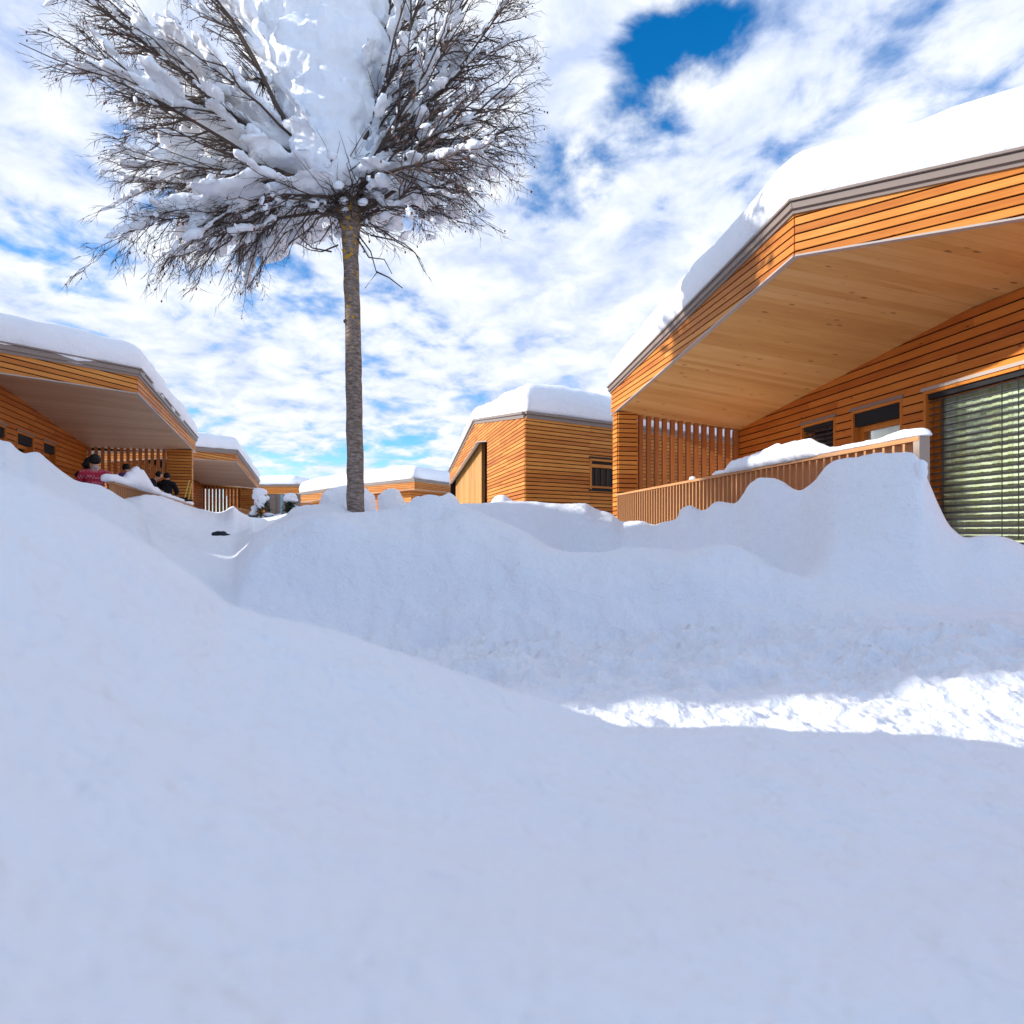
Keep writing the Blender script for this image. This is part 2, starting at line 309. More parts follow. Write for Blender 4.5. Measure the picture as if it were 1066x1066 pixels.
    mid = 1+1.3*ss(3.0, 3.5, PY); Z = Z+path*mid*(.05*ch+.034*fbm(X*8, Y*9, 9, 4)+.022*np.clip(rid, 0, 1)*vnoise(X*2.2, Y*2.2, 5)-.02)
    face = ss(Y6g-.1, Y6g+.3, PY)*(1-ss(Y6g+.35, Y6g+1.1, PY))*ss(255, 330, px)*(1-ss(800, 900, px))
    Z = Z+face*(.07*fbm(X*3.0, (Y*.7+Z)*3.6, 21, 3)+.022*fbm(X*13, (Y*.7+Z)*15, 23, 3))
    far = ss(2., 5., PY)
    Z = Z+far*.065*fbm(X*1.6, Y*1.6, 31, 3)*(1-.7*ss(5.2, 6, PY)*(1-ss(9, 10, PY)))+(.012*fbm(X*6, Y*6, 41, 3)+.006*fbm(X*17, Y*17, 43, 3))*np.clip(PY, 0, 1)
    # soft rounded lumps and pockets on the banks
    for (cx, cy, cY, rx, ry, h) in [(445, 556, 5.95, .28, .28, .10), (447, 566, 5.80, .26, .10, -.10), (486, 566, 5.7, .2, .2, .06), (607, 556, 8.0, .38, .55, -.16), (612, 544, 8.6, .5, .35, .08), (560, 545, 8.2, .5, .5, .05), (760, 590, 5.2, .3, .3, .05), (640, 592, 5.3, .5, .3, .06), (300, 570, 5.7, .5, .2, .05), (350, 600, 5.3, .3, .2, .05), (720, 600, 5.0, .35, .3, .05)]:
        p = at(cx, cy, cY); Z = Z+1.5*h*np.exp(-((X-p.x)/rx)**2-((Y-p.y)/ry)**2)
    n, k = Z.shape; V = np.stack([X, Y, Z], -1).reshape(-1, 3)
    a = (np.arange(n-1)[:, None]*k+np.arange(k-1)[None]).ravel(); F = np.stack([a, a+k, a+k+1, a+1], -1)
    me = bpy.data.meshes.new('snow_ground'); me.vertices.add(len(V)); me.vertices.foreach_set('co', V.ravel())
    me.loops.add(F.size); me.loops.foreach_set('vertex_index', F.ravel()); me.polygons.add(len(F))
    me.polygons.foreach_set('loop_start', np.arange(0, F.size, 4)); me.polygons.foreach_set('use_smooth', np.ones(len(F), bool))
    me.update(calc_edges=True)
    me.flip_normals() if me.polygons[0].normal.z < 0 else None
    me.materials.append(M['snow']); o = bpy.data.objects.new('snow_ground', me); col.objects.link(o)
    tag(o, kind='structure')
    return o
ground()

# ---------------------------------------------------------------- roofs and their snow
def snow_roof(root, outline, center, T=.6, seed=0, step=.14, drip=.0, name='roof_snow', tf=None):
    pts = []; n = len(outline)
    for i in range(n):
        a, b = Vector(outline[i]), Vector(outline[(i+1) % n]); k = max(2, int((b-a).length/step))
        pts += [a.lerp(b, j/k) for j in range(k)]
    # round the corners
    for _ in range(3): pts = [(pts[i-1]+pts[i]*2+pts[(i+1) % len(pts)])/4 for i in range(len(pts))]
    C = Vector(center); prof = [(.06, 0), (-.05, 0), (-.10, .10), (-.14, .26), (-.15, .44), (-.12, .62), (-.03, .78), (.10, .89), (.28, .96), (.6, 1), (1.2, 1.03), (2.2, 1.04), (3.4, 1.03)]
    V = []; F = []; m = len(pts)
    L = [0]
    for i in range(1, m): L.append(L[-1]+(pts[i]-pts[i-1]).length)
    for j, (e, t) in enumerate(prof):
        for i, p in enumerate(pts):
            D = C-p; dl = Vector((D.x, D.y)).length; f = min(e/dl, .92); s = L[i]
            w = mnoise.noise(Vector((s*.45, seed*7.1, 0)))*.06+mnoise.noise(Vector((s*1.7, seed*3.3, j*.25)))*.04+mnoise.noise(Vector((s*5, seed*3.3, j*.9)))*.02
            tt = T*(1+.12*mnoise.noise(Vector((s*.3, seed, 3)))+.06*mnoise.noise(Vector((s*1.3, seed, 9))))
            if tf: tt *= tf(p)
            q = p+D*f; o = Vector((D.x, D.y, 0)).normalized()
            bump = .05*mnoise.noise(Vector((q.x*.8, q.y*.8, seed))) + .035*mnoise.noise(Vector((q.x*3, q.y*3, seed+j*.4)))
            k = 1 if e < .4 else 0
            q = q-o*(w*k if j > 1 else 0)
            dz = t*tt+(bump if j > 1 else 0)
            if j in (1, 2): dz -= drip*max(0, mnoise.noise(Vector((s*1.3, seed*5, 0)))+.25*mnoise.noise(Vector((s*6, seed*5, 0)))+.12)
            if j == 0: dz -= .03
            V.append(q+Vector((0, 0, dz)))
    for j in range(len(prof)-1):
        for i in range(m):
            q = (i+1) % m; F.append((j*m+i, j*m+q, (j+1)*m+q, (j+1)*m+i))
    V.append(C+Vector((0, 0, T*1.02))); c = len(V)-1; b = (len(prof)-1)*m
    for i in range(m): F.append((b+i, b+(i+1) % m, c))
    mb = MB(); mb.v = [tuple(v) for v in V]; mb.f = F; mb.uv = [[(0, 0)]*len(f) for f in F]
    o = mb.build(name, M['snow_roof'], root, True)
    bm = bmesh.new(); bm.from_mesh(o.data); bmesh.ops.recalc_face_normals(bm, faces=bm.faces); bm.to_mesh(o.data); bm.free()
    return o
def roof(root, top, bot, center, gutter=True, th=.16, mtrim=None):
    """top/bot: matching 3D rings (top of fascia, bottom of fascia)."""
    n = len(top); C = Vector(center); mb = MB()
    cen = sum((Vector(p) for p in top), Vector())/n
    rf = MB()
    for i in range(n):
        a, b = Vector(top[i]), Vector(top[(i+1) % n]); rf.face([a, b, C])
    rf.build('roof', M['trim'], root)
    g = MB(); fa = MB(); bk = MB()
    for i in range(n):
        a, b = Vector(top[i]), Vector(top[(i+1) % n]); a2, b2 = Vector(bot[i]), Vector(bot[(i+1) % n])
        D = Vector((b.x-a.x, b.y-a.y)); L = D.length; D /= L; Nn = Vector((D.y, -D.x))
        if Nn.dot(Vector((cen.x-a.x, cen.y-a.y))) > 0: Nn = -Nn
        N3 = Vector((Nn.x, Nn.y, 0)); e = Vector((D.x, D.y, 0))*.045
        g.bar(a+N3*.05-e+Vector((0, 0, -th*.3)), b+N3*.05+e+Vector((0, 0, -th*.3)), .07, th*.6)
        g.bar(a+N3*.032-e*.5+Vector((0, 0, -th*.8)), b+N3*.032+e*.5+Vector((0, 0, -th*.8)), .035, th*.38)
        g.bar(a+N3*.062-e+Vector((0, 0, .022)), b+N3*.062+e+Vector((0, 0, .022)), .11, .028)
        poly = [(0, a2.z), (L, b2.z), (L, b.z-th*.9), (0, a.z-th*.9)]
        board(fa, a, D, Nn, [poly], .106, .022, .022, joint=4.5)
        backing(bk, a, D, Nn, [[(0.02, a2.z+.012), (L-.02, b2.z+.012), (L-.02, b.z-th), (.02, a.z-th)]])
    g.build('gutter', mtrim or M['trim'], root); f = fa.build('fascia', M['larch'], root); bk.build('fascia_backing', M['void'], root)
    t = MB()
    for i in range(n):
        a2, b2 = Vector(bot[i]), Vector(bot[(i+1) % n]); t.bar(a2+Vector((0, 0, -.012)), b2+Vector((0, 0, -.012)), .075, .022)
    t.build('edge_trim', M['trim_light'], root)
def soffit(root, polys, D, m, pitch=.14, drop=.0):
    """boards on sloped planes: polys are lists of 3D points, boards run perpendicular to D"""
    mb = MB(); D = Vector((D[0], D[1])); E = Vector((-D.y, D.x))
    for poly in polys:
        P = [Vector(p) for p in poly]
        ab = lambda x, y: (x*D.x+y*D.y, x*E.x+y*E.y)
        A = np.array([(lambda a, b: [a, b, 1, a*b])(*ab(p.x, p.y)) for p in P]); zc = np.linalg.lstsq(A, np.array([p.z for p in P]), rcond=None)[0]
        zf = lambda x, y: (lambda a, b: zc[0]*a+zc[1]*b+zc[2]+zc[3]*a*b)(*ab(x, y))
        q2 = [(p.x*D.x+p.y*D.y, p.x*E.x+p.y*E.y) for p in P]; lo = min(q[0] for q in q2); hi = max(q[0] for q in q2)
        k = math.floor(lo/pitch)
        while k*pitch < hi:
            w = clip(q2, 0, k*pitch, True)
            if len(w) > 2: w = clip(w, 0, (k+1)*pitch-.0025, False)
            if len(w) > 2:
                W = [(D.x*a+E.x*b, D.y*a+E.y*b) for a, b in w]; uv = [(b, a) for a, b in w]
                dz = drop+random.uniform(-.0004, .0004)
                mb.prism([(x, y, zf(x, y)+dz) for x, y in W], [(x, y, zf(x, y)+dz+.02) for x, y in W], uv)
            k += 1
    return mb.build('soffit', m, root)
def copy_part(o, loc, parent):
    c = o.copy(); col.objects.link(c); c.parent = parent; c.location = loc; return c
def fins(root, a, b, ztf, zb, n, w=.10, dp=.13, m='fin', parent=None, name='screen_slat'):
    """row of upright slats from a to b (plan), each its own part"""
    a, b = Vector((a[0], a[1])), Vector((b[0], b[1])); D = (b-a); L = D.length; D /= L; Nn = Vector((D.y, -D.x))
    for i in range(n):
        s = (i+.5)/n*L; p = a+D*s; zt = ztf(s/L); mb = MB()
        mb.bar((p.x, p.y, zb), (p.x, p.y, zt), w, dp, up=(Nn.x, Nn.y, 0)); mb.build(name, M[m], root)
def railing(root, a, b, zt, zb, pitch=.12, m='baluster', endpost=False, w=.026, dp=.085):
    """balcony railing: thing > railing > top rail, balusters"""
    a, b = Vector((a[0], a[1])), Vector((b[0], b[1])); D = (b-a); L = D.length; D /= L; Nn = Vector((D.y, -D.x))
    t = MB(); t.bar((a.x, a.y, zt-.02), (b.x, b.y, zt-.02), .12, .04); rl = t.build('balcony_railing', M['baluster'], root)
    lo = MB(); lo.bar((a.x, a.y, zb+.06), (b.x, b.y, zb+.06), .05, .08); lo.build('bottom_rail', M['baluster'], rl)
    first = None; n = int(L/pitch); rng_ = random.Random(3)
    for i in range(n):
        p = a+D*(i+.5)*L/n
        if first is None:
            mb = MB(); mb.box((p.x, p.y, (zt+zb)/2-.02), Vector((D.x, D.y, 0))*w/2, Vector((Nn.x, Nn.y, 0))*dp/2, (0, 0, (zt-zb)/2-.022)); first = mb.build('baluster', M[m], rl); p0 = p
        else: copy_part(first, (p.x-p0.x, p.y-p0.y, 0), rl)
    if endpost:
        e = MB(); e.box((a.x+D.x*.03, a.y+D.y*.03, (zt+zb)/2), Vector((D.x, D.y, 0))*.035, Vector((Nn.x, Nn.y, 0))*.055, (0, 0, (zt-zb)/2+.012)); e.build('end_post', M['grey_wood'], rl)
    return rl
def opening(root, P, D, Nn, s0, s1, zb, zt, kind, name='window', depth=.16):
    """window or glazed door set in an opening of a clad wall; Nn outward"""
    P, D3, N3 = Vector((P[0], P[1], 0)), Vector((D[0], D[1], 0)), Vector((Nn[0], Nn[1], 0)); Z = Vector((0, 0, 1))
    W = lambda s, z, o=0: P+D3*s+Z*z+N3*o
    if s1 < s0: s0, s1 = s1, s0
    f = MB(); jw = .045
    def bx(mb, a, b, z0, z1, o0, o1):
        c = W((a+b)/2, (z0+z1)/2, (o0+o1)/2); mb.box(c, D3*(b-a)/2, N3*(o1-o0)/2, Z*(z1-z0)/2)
    bx(f, s0-.0, s0+jw, zb, zt, -depth, .035); bx(f, s1-jw, s1, zb, zt, -depth, .035)
    bx(f, s0+jw, s1-jw, zt-jw, zt, -depth, .032)
    fr = f.build(name, M['larch_in'], root)
    h = MB(); bx(h, s0-.03, s1+.03, zt+.002, zt+.05, -.0, .05); h.build('head_flashing', M['trim'] if kind != 'big' else M['trim_light'], fr)
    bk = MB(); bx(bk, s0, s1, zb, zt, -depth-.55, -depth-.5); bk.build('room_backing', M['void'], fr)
    a, b = s0+jw, s1-jw; top = zt-jw
    if kind == 'door':
        box = MB(); bx(box, a, b, top-.23, top, -.10, .0); box.build('blind_box', M['dark'], fr); top -= .23
    sash = MB(); sw = .09
    bx(sash, a, a+sw, zb, top, -depth, -depth+.06); bx(sash, b-sw, b, zb, top, -depth, -depth+.06); bx(sash, a+sw, b-sw, top-sw, top, -depth, -depth+.06)
    sash.build('frame', M['larch_in'], fr)
    g = MB(); bx(g, a+sw, b-sw, zb, top-sw, -depth+.012, -depth+.02); g.build('pane', M['glass'], fr)
    if kind in ('big', 'door', 'curtain'):
        cu = MB(); n = int((b-a)/.03); pr = None
        for i in range(n+1):
            s = a+sw*.5+(b-a-sw)*i/n; o = -depth-.04+.006*math.sin(i*.9)+.004*math.sin(i*2.3); q = (W(s, zb, o), W(s, top, o), (s, zb), (s, top))
            if pr: cu.face([pr[0], q[0], q[1], pr[1]], [pr[2], q[2], q[3], pr[3]])
            pr = q
        cu.build('curtain', M['curtain'], fr)
    if kind in ('big', 'blind'):
        bl = MB(); pitch = .098 if kind == 'big' else .085; z = zt-.16; k = 0
        ang = .42 if kind == 'big' else .7
        while z > zb+.1:
            c = W((s0+s1)/2, z, -.045); N2 = N3*math.cos(ang)+Z*math.sin(ang)*(-1); bl.box(c, D3*((s1-s0)/2-jw-.01), N2*.035, N2.cross(D3)*.004); z -= pitch; k += 1
        for s in (s0+.28, s1-.28, (s0*.3+s1*.7)): bl.bar(W(s, zb+.05, -.03), W(s, zt-.06, -.03), .012, .004)
        bl.build('blind', M['slat'], fr)
        hd = MB(); bx(hd, s0+jw+.005, s1-jw-.005, zt-jw-.075, zt-jw-.005, -.10, -.005); hd.build('blind_headrail', M['dark'], fr)
    return fr
def clad_wall(root, a, b, zb, zt_a, zt_b, inside, pitch=.14, m='larch', name='wall', extra=None):
    a, b = Vector((a[0], a[1])), Vector((b[0], b[1])); D = b-a; L = D.length; D /= L; Nn = Vector((D.y, -D.x))
    if Nn.dot(Vector(inside)-a) > 0: Nn = -Nn
    polys = extra(L) if extra else [[(0, zb), (L, zb), (L, zt_b), (0, zt_a)]]
    w = MB(); board(w, a, D, Nn, polys, pitch); o = w.build(name, M[m], root)
    bk = MB(); backing(bk, a, D, Nn, polys, th=.12); bk.build('wall_core', M['void'], root)
    return a, D, Nn, L
def post(root, c, d, n, w, L, zb, zt, pitch=.106):
    """clad corner post: near corner c, d along the facade (away), n into the house"""
    c, d, n = Vector(c), Vector(d), Vector(n); mb = MB(); bk = MB()
    for (P, D, Nn, l) in ((c, n, -d, w), (c, d, -n, L), (c+n*w, d, n, L), (c+d*L, n, d, w)):
        poly = [[(0, zb), (l, zb), (l, zt), (0, zt)]]; board(mb, P, D, Nn, poly, pitch)
    P = c; bk.prism([V3(c+n*.01+d*.01, zb), V3(c+n*(w-.01)+d*.01, zb), V3(c+n*(w-.01)+d*(L-.01), zb), V3(c+n*.01+d*(L-.01), zb)], [V3(c+n*.01+d*.01, zt), V3(c+n*(w-.01)+d*.01, zt), V3(c+n*(w-.01)+d*(L-.01), zt), V3(c+n*.01+d*(L-.01), zt)])
    mb.build('post', M['larch'], root); bk.build('post_core', M['void'], root)

def chalet(label, d, n, E0, E1, E2, Wi, Wb, W2, back, center, T, seed, openings, zhead, floor, postw, nfin, rail, sof='soffit', drip=0., zlow=-.6, group='wooden chalets with snowy roofs', fin_w=.10):
    """E*: (x, y, ztop, zbottom) of the roof edge; W*: (x, y, z) where the recessed wall meets the soffit"""
    d, n = Vector(d), Vector(n)
    root = empty('wooden_chalet', ((E1[0]+center[0])/2, (E1[1]+center[1])/2, floor)); tag(root, label, 'house', group)
    top = [V3(E0), V3(E1), V3(E2)]+[V3(b) for b in back]; bot = [V3(E0, E0[3]), V3(E1, E1[3]), V3(E2, E2[3])]+[V3(b, b[2]-.5) for b in back]
    roof(root, top, bot, center, th=.13 if T > .75 else .16); snow_roof(root, top, center, T, seed, drip=drip)
    wi, wb, w2 = Vector(Wi), Vector(Wb), Vector(W2)
    nn_ = (bot[2]-bot[1]).cross(wb-bot[1]); w2.z = bot[1].z-(nn_.x*(w2.x-bot[1].x)+nn_.y*(w2.y-bot[1].y))/nn_.z
    soffit(root, [[bot[0], bot[1], wb, wi], [bot[1], bot[2], w2, wb]], d, M[sof], drop=-.01)
    # recessed wall
    P = Vector((wi.x, wi.y)); D = (Vector((w2.x, w2.y))-P); L = D.length; D /= L; Nn = -n
    s_b = (Vector((wb.x, wb.y))-P).dot(D)
    def sp(px):                                              # column -> distance along the wall
        off = P.dot(Vector((-D.y, D.x))); q = hit(off, (-D.y, D.x), px, 500); return (Vector((q.x, q.y))-P).dot(D)
    ops = []
    for (x0, x1, kind) in openings: a, b = sorted((sp(x0), sp(x1))); ops.append((a, min(b, L-.2), kind))
    ops.sort(); polys = [[(0, zhead), (L, zhead), (L, w2.z), (s_b, wb.z), (0, wi.z)]]; s = 0
    for a, b, k in ops: polys.append([(s, zlow), (a, zlow), (a, zhead-.004), (s, zhead-.004)]); s = b
    polys.append([(s, zlow), (L, zlow), (L, zhead-.004), (s, zhead-.004)])
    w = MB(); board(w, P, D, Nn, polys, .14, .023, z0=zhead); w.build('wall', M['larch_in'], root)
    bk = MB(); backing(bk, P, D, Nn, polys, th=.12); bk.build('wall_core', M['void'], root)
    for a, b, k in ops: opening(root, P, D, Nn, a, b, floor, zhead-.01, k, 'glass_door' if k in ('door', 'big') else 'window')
    # other walls, set back under the eaves
    cen = Vector((center[0], center[1])); ring = [Vector((wi.x, wi.y)), ]+[Vector((b[0], b[1])).lerp(cen, .08) for b in reversed(back)]+[Vector((w2.x, w2.y))]
    zs = [wi.z]+[b[2]-.35 for b in reversed(back)]+[w2.z]
    for i in range(len(ring)-1): clad_wall(root, ring[i], ring[i+1], zlow, zs[i], zs[i+1], cen, .14, 'larch')
    # post, screen, deck, railing
    c = Vector(rail['post']); post(root, c, d, n, postw, .30, zlow, E0[3]-.02)
    sa = c+n*postw+d*.10; sb = Vector((wi.x, wi.y))-d*.02
    ztop = lambda t: (E0[3]-.02)*(1-t)+wi.z*t-.02
    fins(root, sa+ (sb-sa)*.01, sb, ztop, floor-.1, nfin, w=fin_w)
    bm_ = MB(); bm_.bar(V3(sa, ztop(0)+.03), V3(sb, ztop(1)+.03), .09, .05); bm_.build('screen_beam', M['yellow_beam' if sof != 'soffit' else 'fin'], root)
    dk = MB(); e = Vector(rail['end']); q = [V3(e, floor-.14), V3(c, floor-.14), V3(sb, floor-.14), V3(Vector((w2.x, w2.y)), floor-.14)]
    dk.prism(q, [p+Vector((0, 0, .12)) for p in q]); dk.build('balcony_deck', M['fin'], root)
    railing(root, e, c, rail['z'], floor-.25, rail.get('pitch', .12), endpost=rail.get('endpost', False))
    return root

# ---- right-hand chalet
aR = R(9.4); dR = (-math.sin(aR), math.cos(aR)); nR = (math.cos(aR), math.sin(aR)); oF, oW = 4.68, 7.6
def q2(p): return (p.x, p.y)
pE1 = hit(oF, nR, 828, 266); pE0 = hit(oF, nR, 637, 432)
bR = (.811, -.585); zt1 = (HY-213)/FPX*pE1.y; zt0 = (HY-404)/FPX*pE0.y
E1 = (pE1.x, pE1.y, zt1, pE1.z); E0 = (pE0.x, pE0.y, zt0, pE0.z)
s6 = 6.; E2 = (pE1.x+bR[0]*s6, pE1.y+bR[1]*s6, zt1-.085*s6, pE1.z-.09*s6)
Wi = hit(oW, nR, 769, 448); Wb = hit(oW, nR, 1013, 319.5); w2x = (Wb.x-dR[0]*4, Wb.y-dR[1]*4, Wb.z-.40)
zhR = 2.13; cR = hit(oF, nR, 643.5, 500); eR = hit(oF, nR, 962, 452)
chaletR = chalet('large orange timber chalet on the right with deep overhanging roof and snow heaped balcony', dR, nR, E0, E1, E2, tuple(Wi), tuple(Wb), w2x,
       [(13., 7.5, 3.5), (12., 15.0, 3.4), (7.2, 15.05, 3.4)], (8.2, 10.3, 4.4), .80, 1,
       [(835, 871, 'blind'), (888, 941, 'door'), (963, 1082, 'big')], zhR, -.12, .46, 13, dict(post=q2(cR), end=q2(eR), z=.90, endpost=True, pitch=.125), fin_w=.095)

# ---- left-hand chalet
aL = math.atan2(.35, .937); dL = (-math.sin(aL), math.cos(aL)); nL = (-math.cos(aL), -math.sin(aL)); oFL, oWL = 3.25, 6.25
p1 = hit(oFL, nL, 142, 409); p0 = hit(oFL, nL, 203, 471); b2 = (-.326, -.946)
L1E1 = (p1.x, p1.y, (HY-385)/FPX*p1.y, p1.z); L1E0 = (p0.x, p0.y, (HY-456)/FPX*p0.y, p0.z)
L1E2 = (p1.x+b2[0]*7, p1.y+b2[1]*7, L1E1[2]-.085*7, L1E1[3]-.085*7)
LWi = hit(oWL, nL, 90, 465); LWb = hit(oWL, nL, -40, 372); lw2 = (LWb.x-dL[0]*4, LWb.y-dL[1]*4, LWb.z-.5)
cL = hit(oFL, nL, 199, 500); eL = hit(oFL, nL, 115, 500)
chaletL = chalet('timber chalet at the left with people on its railed balcony under a grey brown soffit', dL, nL, L1E0, L1E1, L1E2, tuple(LWi), tuple(LWb), lw2,
       [(-17.5, 8.5, 3.2), (-20, 15, 3.2), (-19.2, 19.4, 3.3)], (-14.2, 14.8, 4.0), .68, 2,
       [(43.5, 57, 'door'), (16, 34, 'door'), (-22, 5, 'door')], 2.52, .24, .75, 13, dict(post=q2(cL), end=q2(eL), z=1.0, pitch=.14), 'soffit_grey', drip=.22)
# ---- second left chalet, further back
dK = (-.274, .962); nK = (-.962, -.274)
K1 = (-12.96, 28, 3.87, 3.36); K0 = (-15.15, 35.7, 3.10, 2.62); K2 = (-13.75, 24.3, 3.55, 3.08)
chalet('timber chalet behind the left balcony chalet, its slatted screen standing against bright snow', dK, nK, K0, K1, K2, (-18.1, 34.9, 2.85), (-16.0, 27.3, 3.35), (-16.5, 24.6, 3.2),
       [(-21, 24.6, 3.2), (-23, 33.5, 3.1)], (-18, 29.5, 3.9), .72, 3, [], 2.3, .6, .9, 11, dict(post=(-14.9, 35.0), end=(-13.1, 28.6), z=1.2, pitch=.25), 'soffit_grey', drip=.1, zlow=.2)

# ---- middle chalet
mL = (-.242, .970); mR = (.84, .54); C0 = Vector((.36, 16.)); nML = (-.970, -.242); nMR = (.54, -.84)
def house_middle():
    root = empty('wooden_chalet', (2.5, 19, .2)); tag(root, 'orange timber chalet in the middle distance, sharp corner facing the path, small dark window', 'house', 'wooden chalets with snowy roofs')
    sk, se = 7.3, 14.2; P = lambda s: C0+Vector(mL)*s; Q = lambda s: C0+Vector(mR)*s
    zc, zk, ze = 3.22, 4.36, 3.10
    top = [V3(P(se), ze), V3(P(sk), zk), V3(C0, zc), V3(Q(9.7), 3.24), Vector((10.5, 27, 3.3)), Vector((3, 32, 3.2))]; ctr = (3.2, 24.5, 4.7)
    rf = MB()
    for i in range(len(top)): rf.face([top[i], top[(i+1) % len(top)], Vector(ctr)])
    rf.build('roof', M['trim'], root); g = MB()
    for i in range(len(top)):
        a, b = top[i], top[(i+1) % len(top)]; D = (b-a).normalized(); Nn = Vector((D.y, -D.x, 0)).normalized()
        if Nn.dot(Vector(ctr)-a) > 0: Nn = -Nn
        g.bar(a+Nn*.06-D*.04, b+Nn*.06+D*.04, .11, .07); g.bar(a+Nn*.035+Vector((0, 0, -.09)), b+Nn*.035+Vector((0, 0, -.09)), .05, .10)
    g.build('gutter', M['trim'], root); snow_roof(root, top, ctr, .84, 5, tf=lambda p: .52+.48*math.exp(-max(0, (Vector((p.x, p.y))-C0).length-2.5)/3.2) if p.x < 2 else 1-.03*(p.x-2))
    # left face: solid part, then a fascia band over a recess
    s5 = 4.95; low5, low6, lowe = 3.22, 3.46, 2.46; z5 = zc+(zk-zc)*s5/sk
    polys = [[(-.014, -.3), (s5, -.3), (s5, z5-.1), (-.014, zc-.1)]]
    f = [[(s5+.004, low5), (sk-.6, low6), (sk-.6, zc+(zk-zc)*(sk-.6)/sk-.1), (s5+.004, z5-.1)], [(sk-.6, low6), (sk, low6-.06), (sk, zk-.1), (sk-.6, zc+(zk-zc)*(sk-.6)/sk-.1)], [(sk, low6-.06), (se, lowe), (se, ze-.1), (sk, zk-.1)]]
    w = MB(); board(w, C0, mL, nML, polys, .108, .024); w.build('wall', M['larch'], root)
    bk = MB(); backing(bk, C0, mL, nML, [[(.05, -.3), (s5, -.3), (s5, z5-.1), (.05, zc-.1)]]+f, th=.03); bk.build('wall_core', M['void'], root)
    w = MB(); board(w, C0, mL, nML, f, .108, .024); w.build('fascia', M['larch'], root)
    tr = MB(); pt = [(s5, low5), (sk-.6, low6), (se, lowe)]
    for a, b in zip(pt[:-1], pt[1:]): tr.bar(V3(P(a[0]), a[1]-.02), V3(P(b[0]), b[1]-.02), .12, .03)
    tr.build('edge_trim', M['trim_light'], root)
    Pi = C0-Vector(nML)*.28; v = MB(); board(v, Pi, mL, nML, [[(7.4, 0), (se-.05, 0), (se-.05, 2.66), (7.4, 3.62)]], .16, .008, vertical=True); v.build('board_panel', M['vboard'], root)
    vb = MB(); backing(vb, Pi, mL, nML, [[(7.42, 0), (se-.07, 0), (se-.07, 2.6), (7.42, 3.55)]], th=.1); vb.build('panel_core', M['fin'], root)
    rc = MB(); a = P(13.4); rc.box((a.x-nML[0]*1.5, a.y-nML[1]*1.5, 2.75), Vector((nML[0], nML[1], 0))*1.2, Vector((mL[0], mL[1], 0))*.04, (0, 0, 1.15)); rc.build('recess_wall', M['beige'], root)
    lw = MB(); a = P(13.3); lw.box((a.x-nML[0]*1.5, a.y-nML[1]*1.5, 1.02), Vector((nML[0], nML[1], 0))*1.2, Vector((mL[0], mL[1], 0))*.05, (0, 0, .10)); lw.build('recess_parapet', M['fin'], root)
    # right face with the window
    ux = lambda px: (lambda Y: (Y-16)/.54)(C0.dot(Vector(nMR))/(nMR[0]*U(px)+nMR[1]))
    s0, s1 = ux(613.5), ux(648); zT, zB = (HY-477)/FPX*(16+.54*s0), (HY-509.5)/FPX*(16+.54*s0)
    L = 9.7; pr = [[(-.014, -.3), (s0, -.3), (s0, 3.12), (-.014, 3.12)], [(s1, -.3), (L, -.3), (L, 3.12), (s1, 3.12)], [(s0+.001, zT), (s1-.001, zT), (s1-.001, 3.12), (s0+.001, 3.12)], [(s0+.001, -.3), (s1-.001, -.3), (s1-.001, zB), (s0+.001, zB)]]
    full = [[(0, -.3), (L, -.3), (L, 3.12), (0, 3.12)]]; w = MB()
    # boards run unbroken over the openings' sides
    board(w, C0, mR, nMR, pr, .108, .024, joint=99); w.build('wall', M['larch'], root)
    bk = MB(); backing(bk, C0, mR, nMR, [[(.05, -.3), (s0, -.3), (s0, 3.12), (.05, 3.12)]]+pr[1:], th=.03); bk.build('wall_core', M['void'], root)
    N3 = Vector((nMR[0], nMR[1], 0)); D3 = Vector((mR[0], mR[1], 0)); W = lambda s, z, o: V3(C0, 0)+D3*s+N3*o+Vector((0, 0, z))
    f = MB(); cz = (zT+zB)/2; hz = (zT-zB)/2
    f.box(W(s0+.03, cz, -.02), D3*.03, N3*.06, (0, 0, hz)); f.box(W(s1-.03, cz, -.02), D3*.03, N3*.06, (0, 0, hz)); f.box(W((s0+s1)/2, zT-.03, -.02), D3*((s1-s0)/2-.06), N3*.06, (0, 0, .03)); f.box(W((s0+s1)/2, zT-.20, -.05), D3*((s1-s0)/2-.06), N3*.03, (0, 0, .045)); f.box(W((s0+s1)/2, zB+.08, -.05), D3*((s1-s0)/2-.06), N3*.03, (0, 0, .03))
    fr = f.build('window', M['larch'], root)
    s = MB(); s.box(W((s0+s1)/2, zT+.02, .02), D3*((s1-s0)/2+.04), N3*.04, (0, 0, .022)); s.build('head_flashing', M['dark'], fr); s = MB(); s.box(W((s0+s1)/2, zB-.02, .02), D3*((s1-s0)/2+.04), N3*.04, (0, 0, .022)); s.build('sill', M['dark'], fr)
    gl = MB(); gl.box(W((s0+s1)/2, cz, -.09), D3*((s1-s0)/2), N3*.005, (0, 0, hz)); gl.build('pane', M['dark_glass'], fr)
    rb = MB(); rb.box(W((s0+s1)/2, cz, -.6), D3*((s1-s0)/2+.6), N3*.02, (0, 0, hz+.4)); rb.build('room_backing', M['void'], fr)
    bb = MB()
    for k in range(6): bb.box(W(s0+.1+k*(s1-s0-.2)/5, cz-.04, -.078), D3*.03, N3*.01, (0, 0, hz-.1))
    bb.build('shutter_bars', mat('dark_brown_bars', (.07, .028, .014), .7)[0], fr)
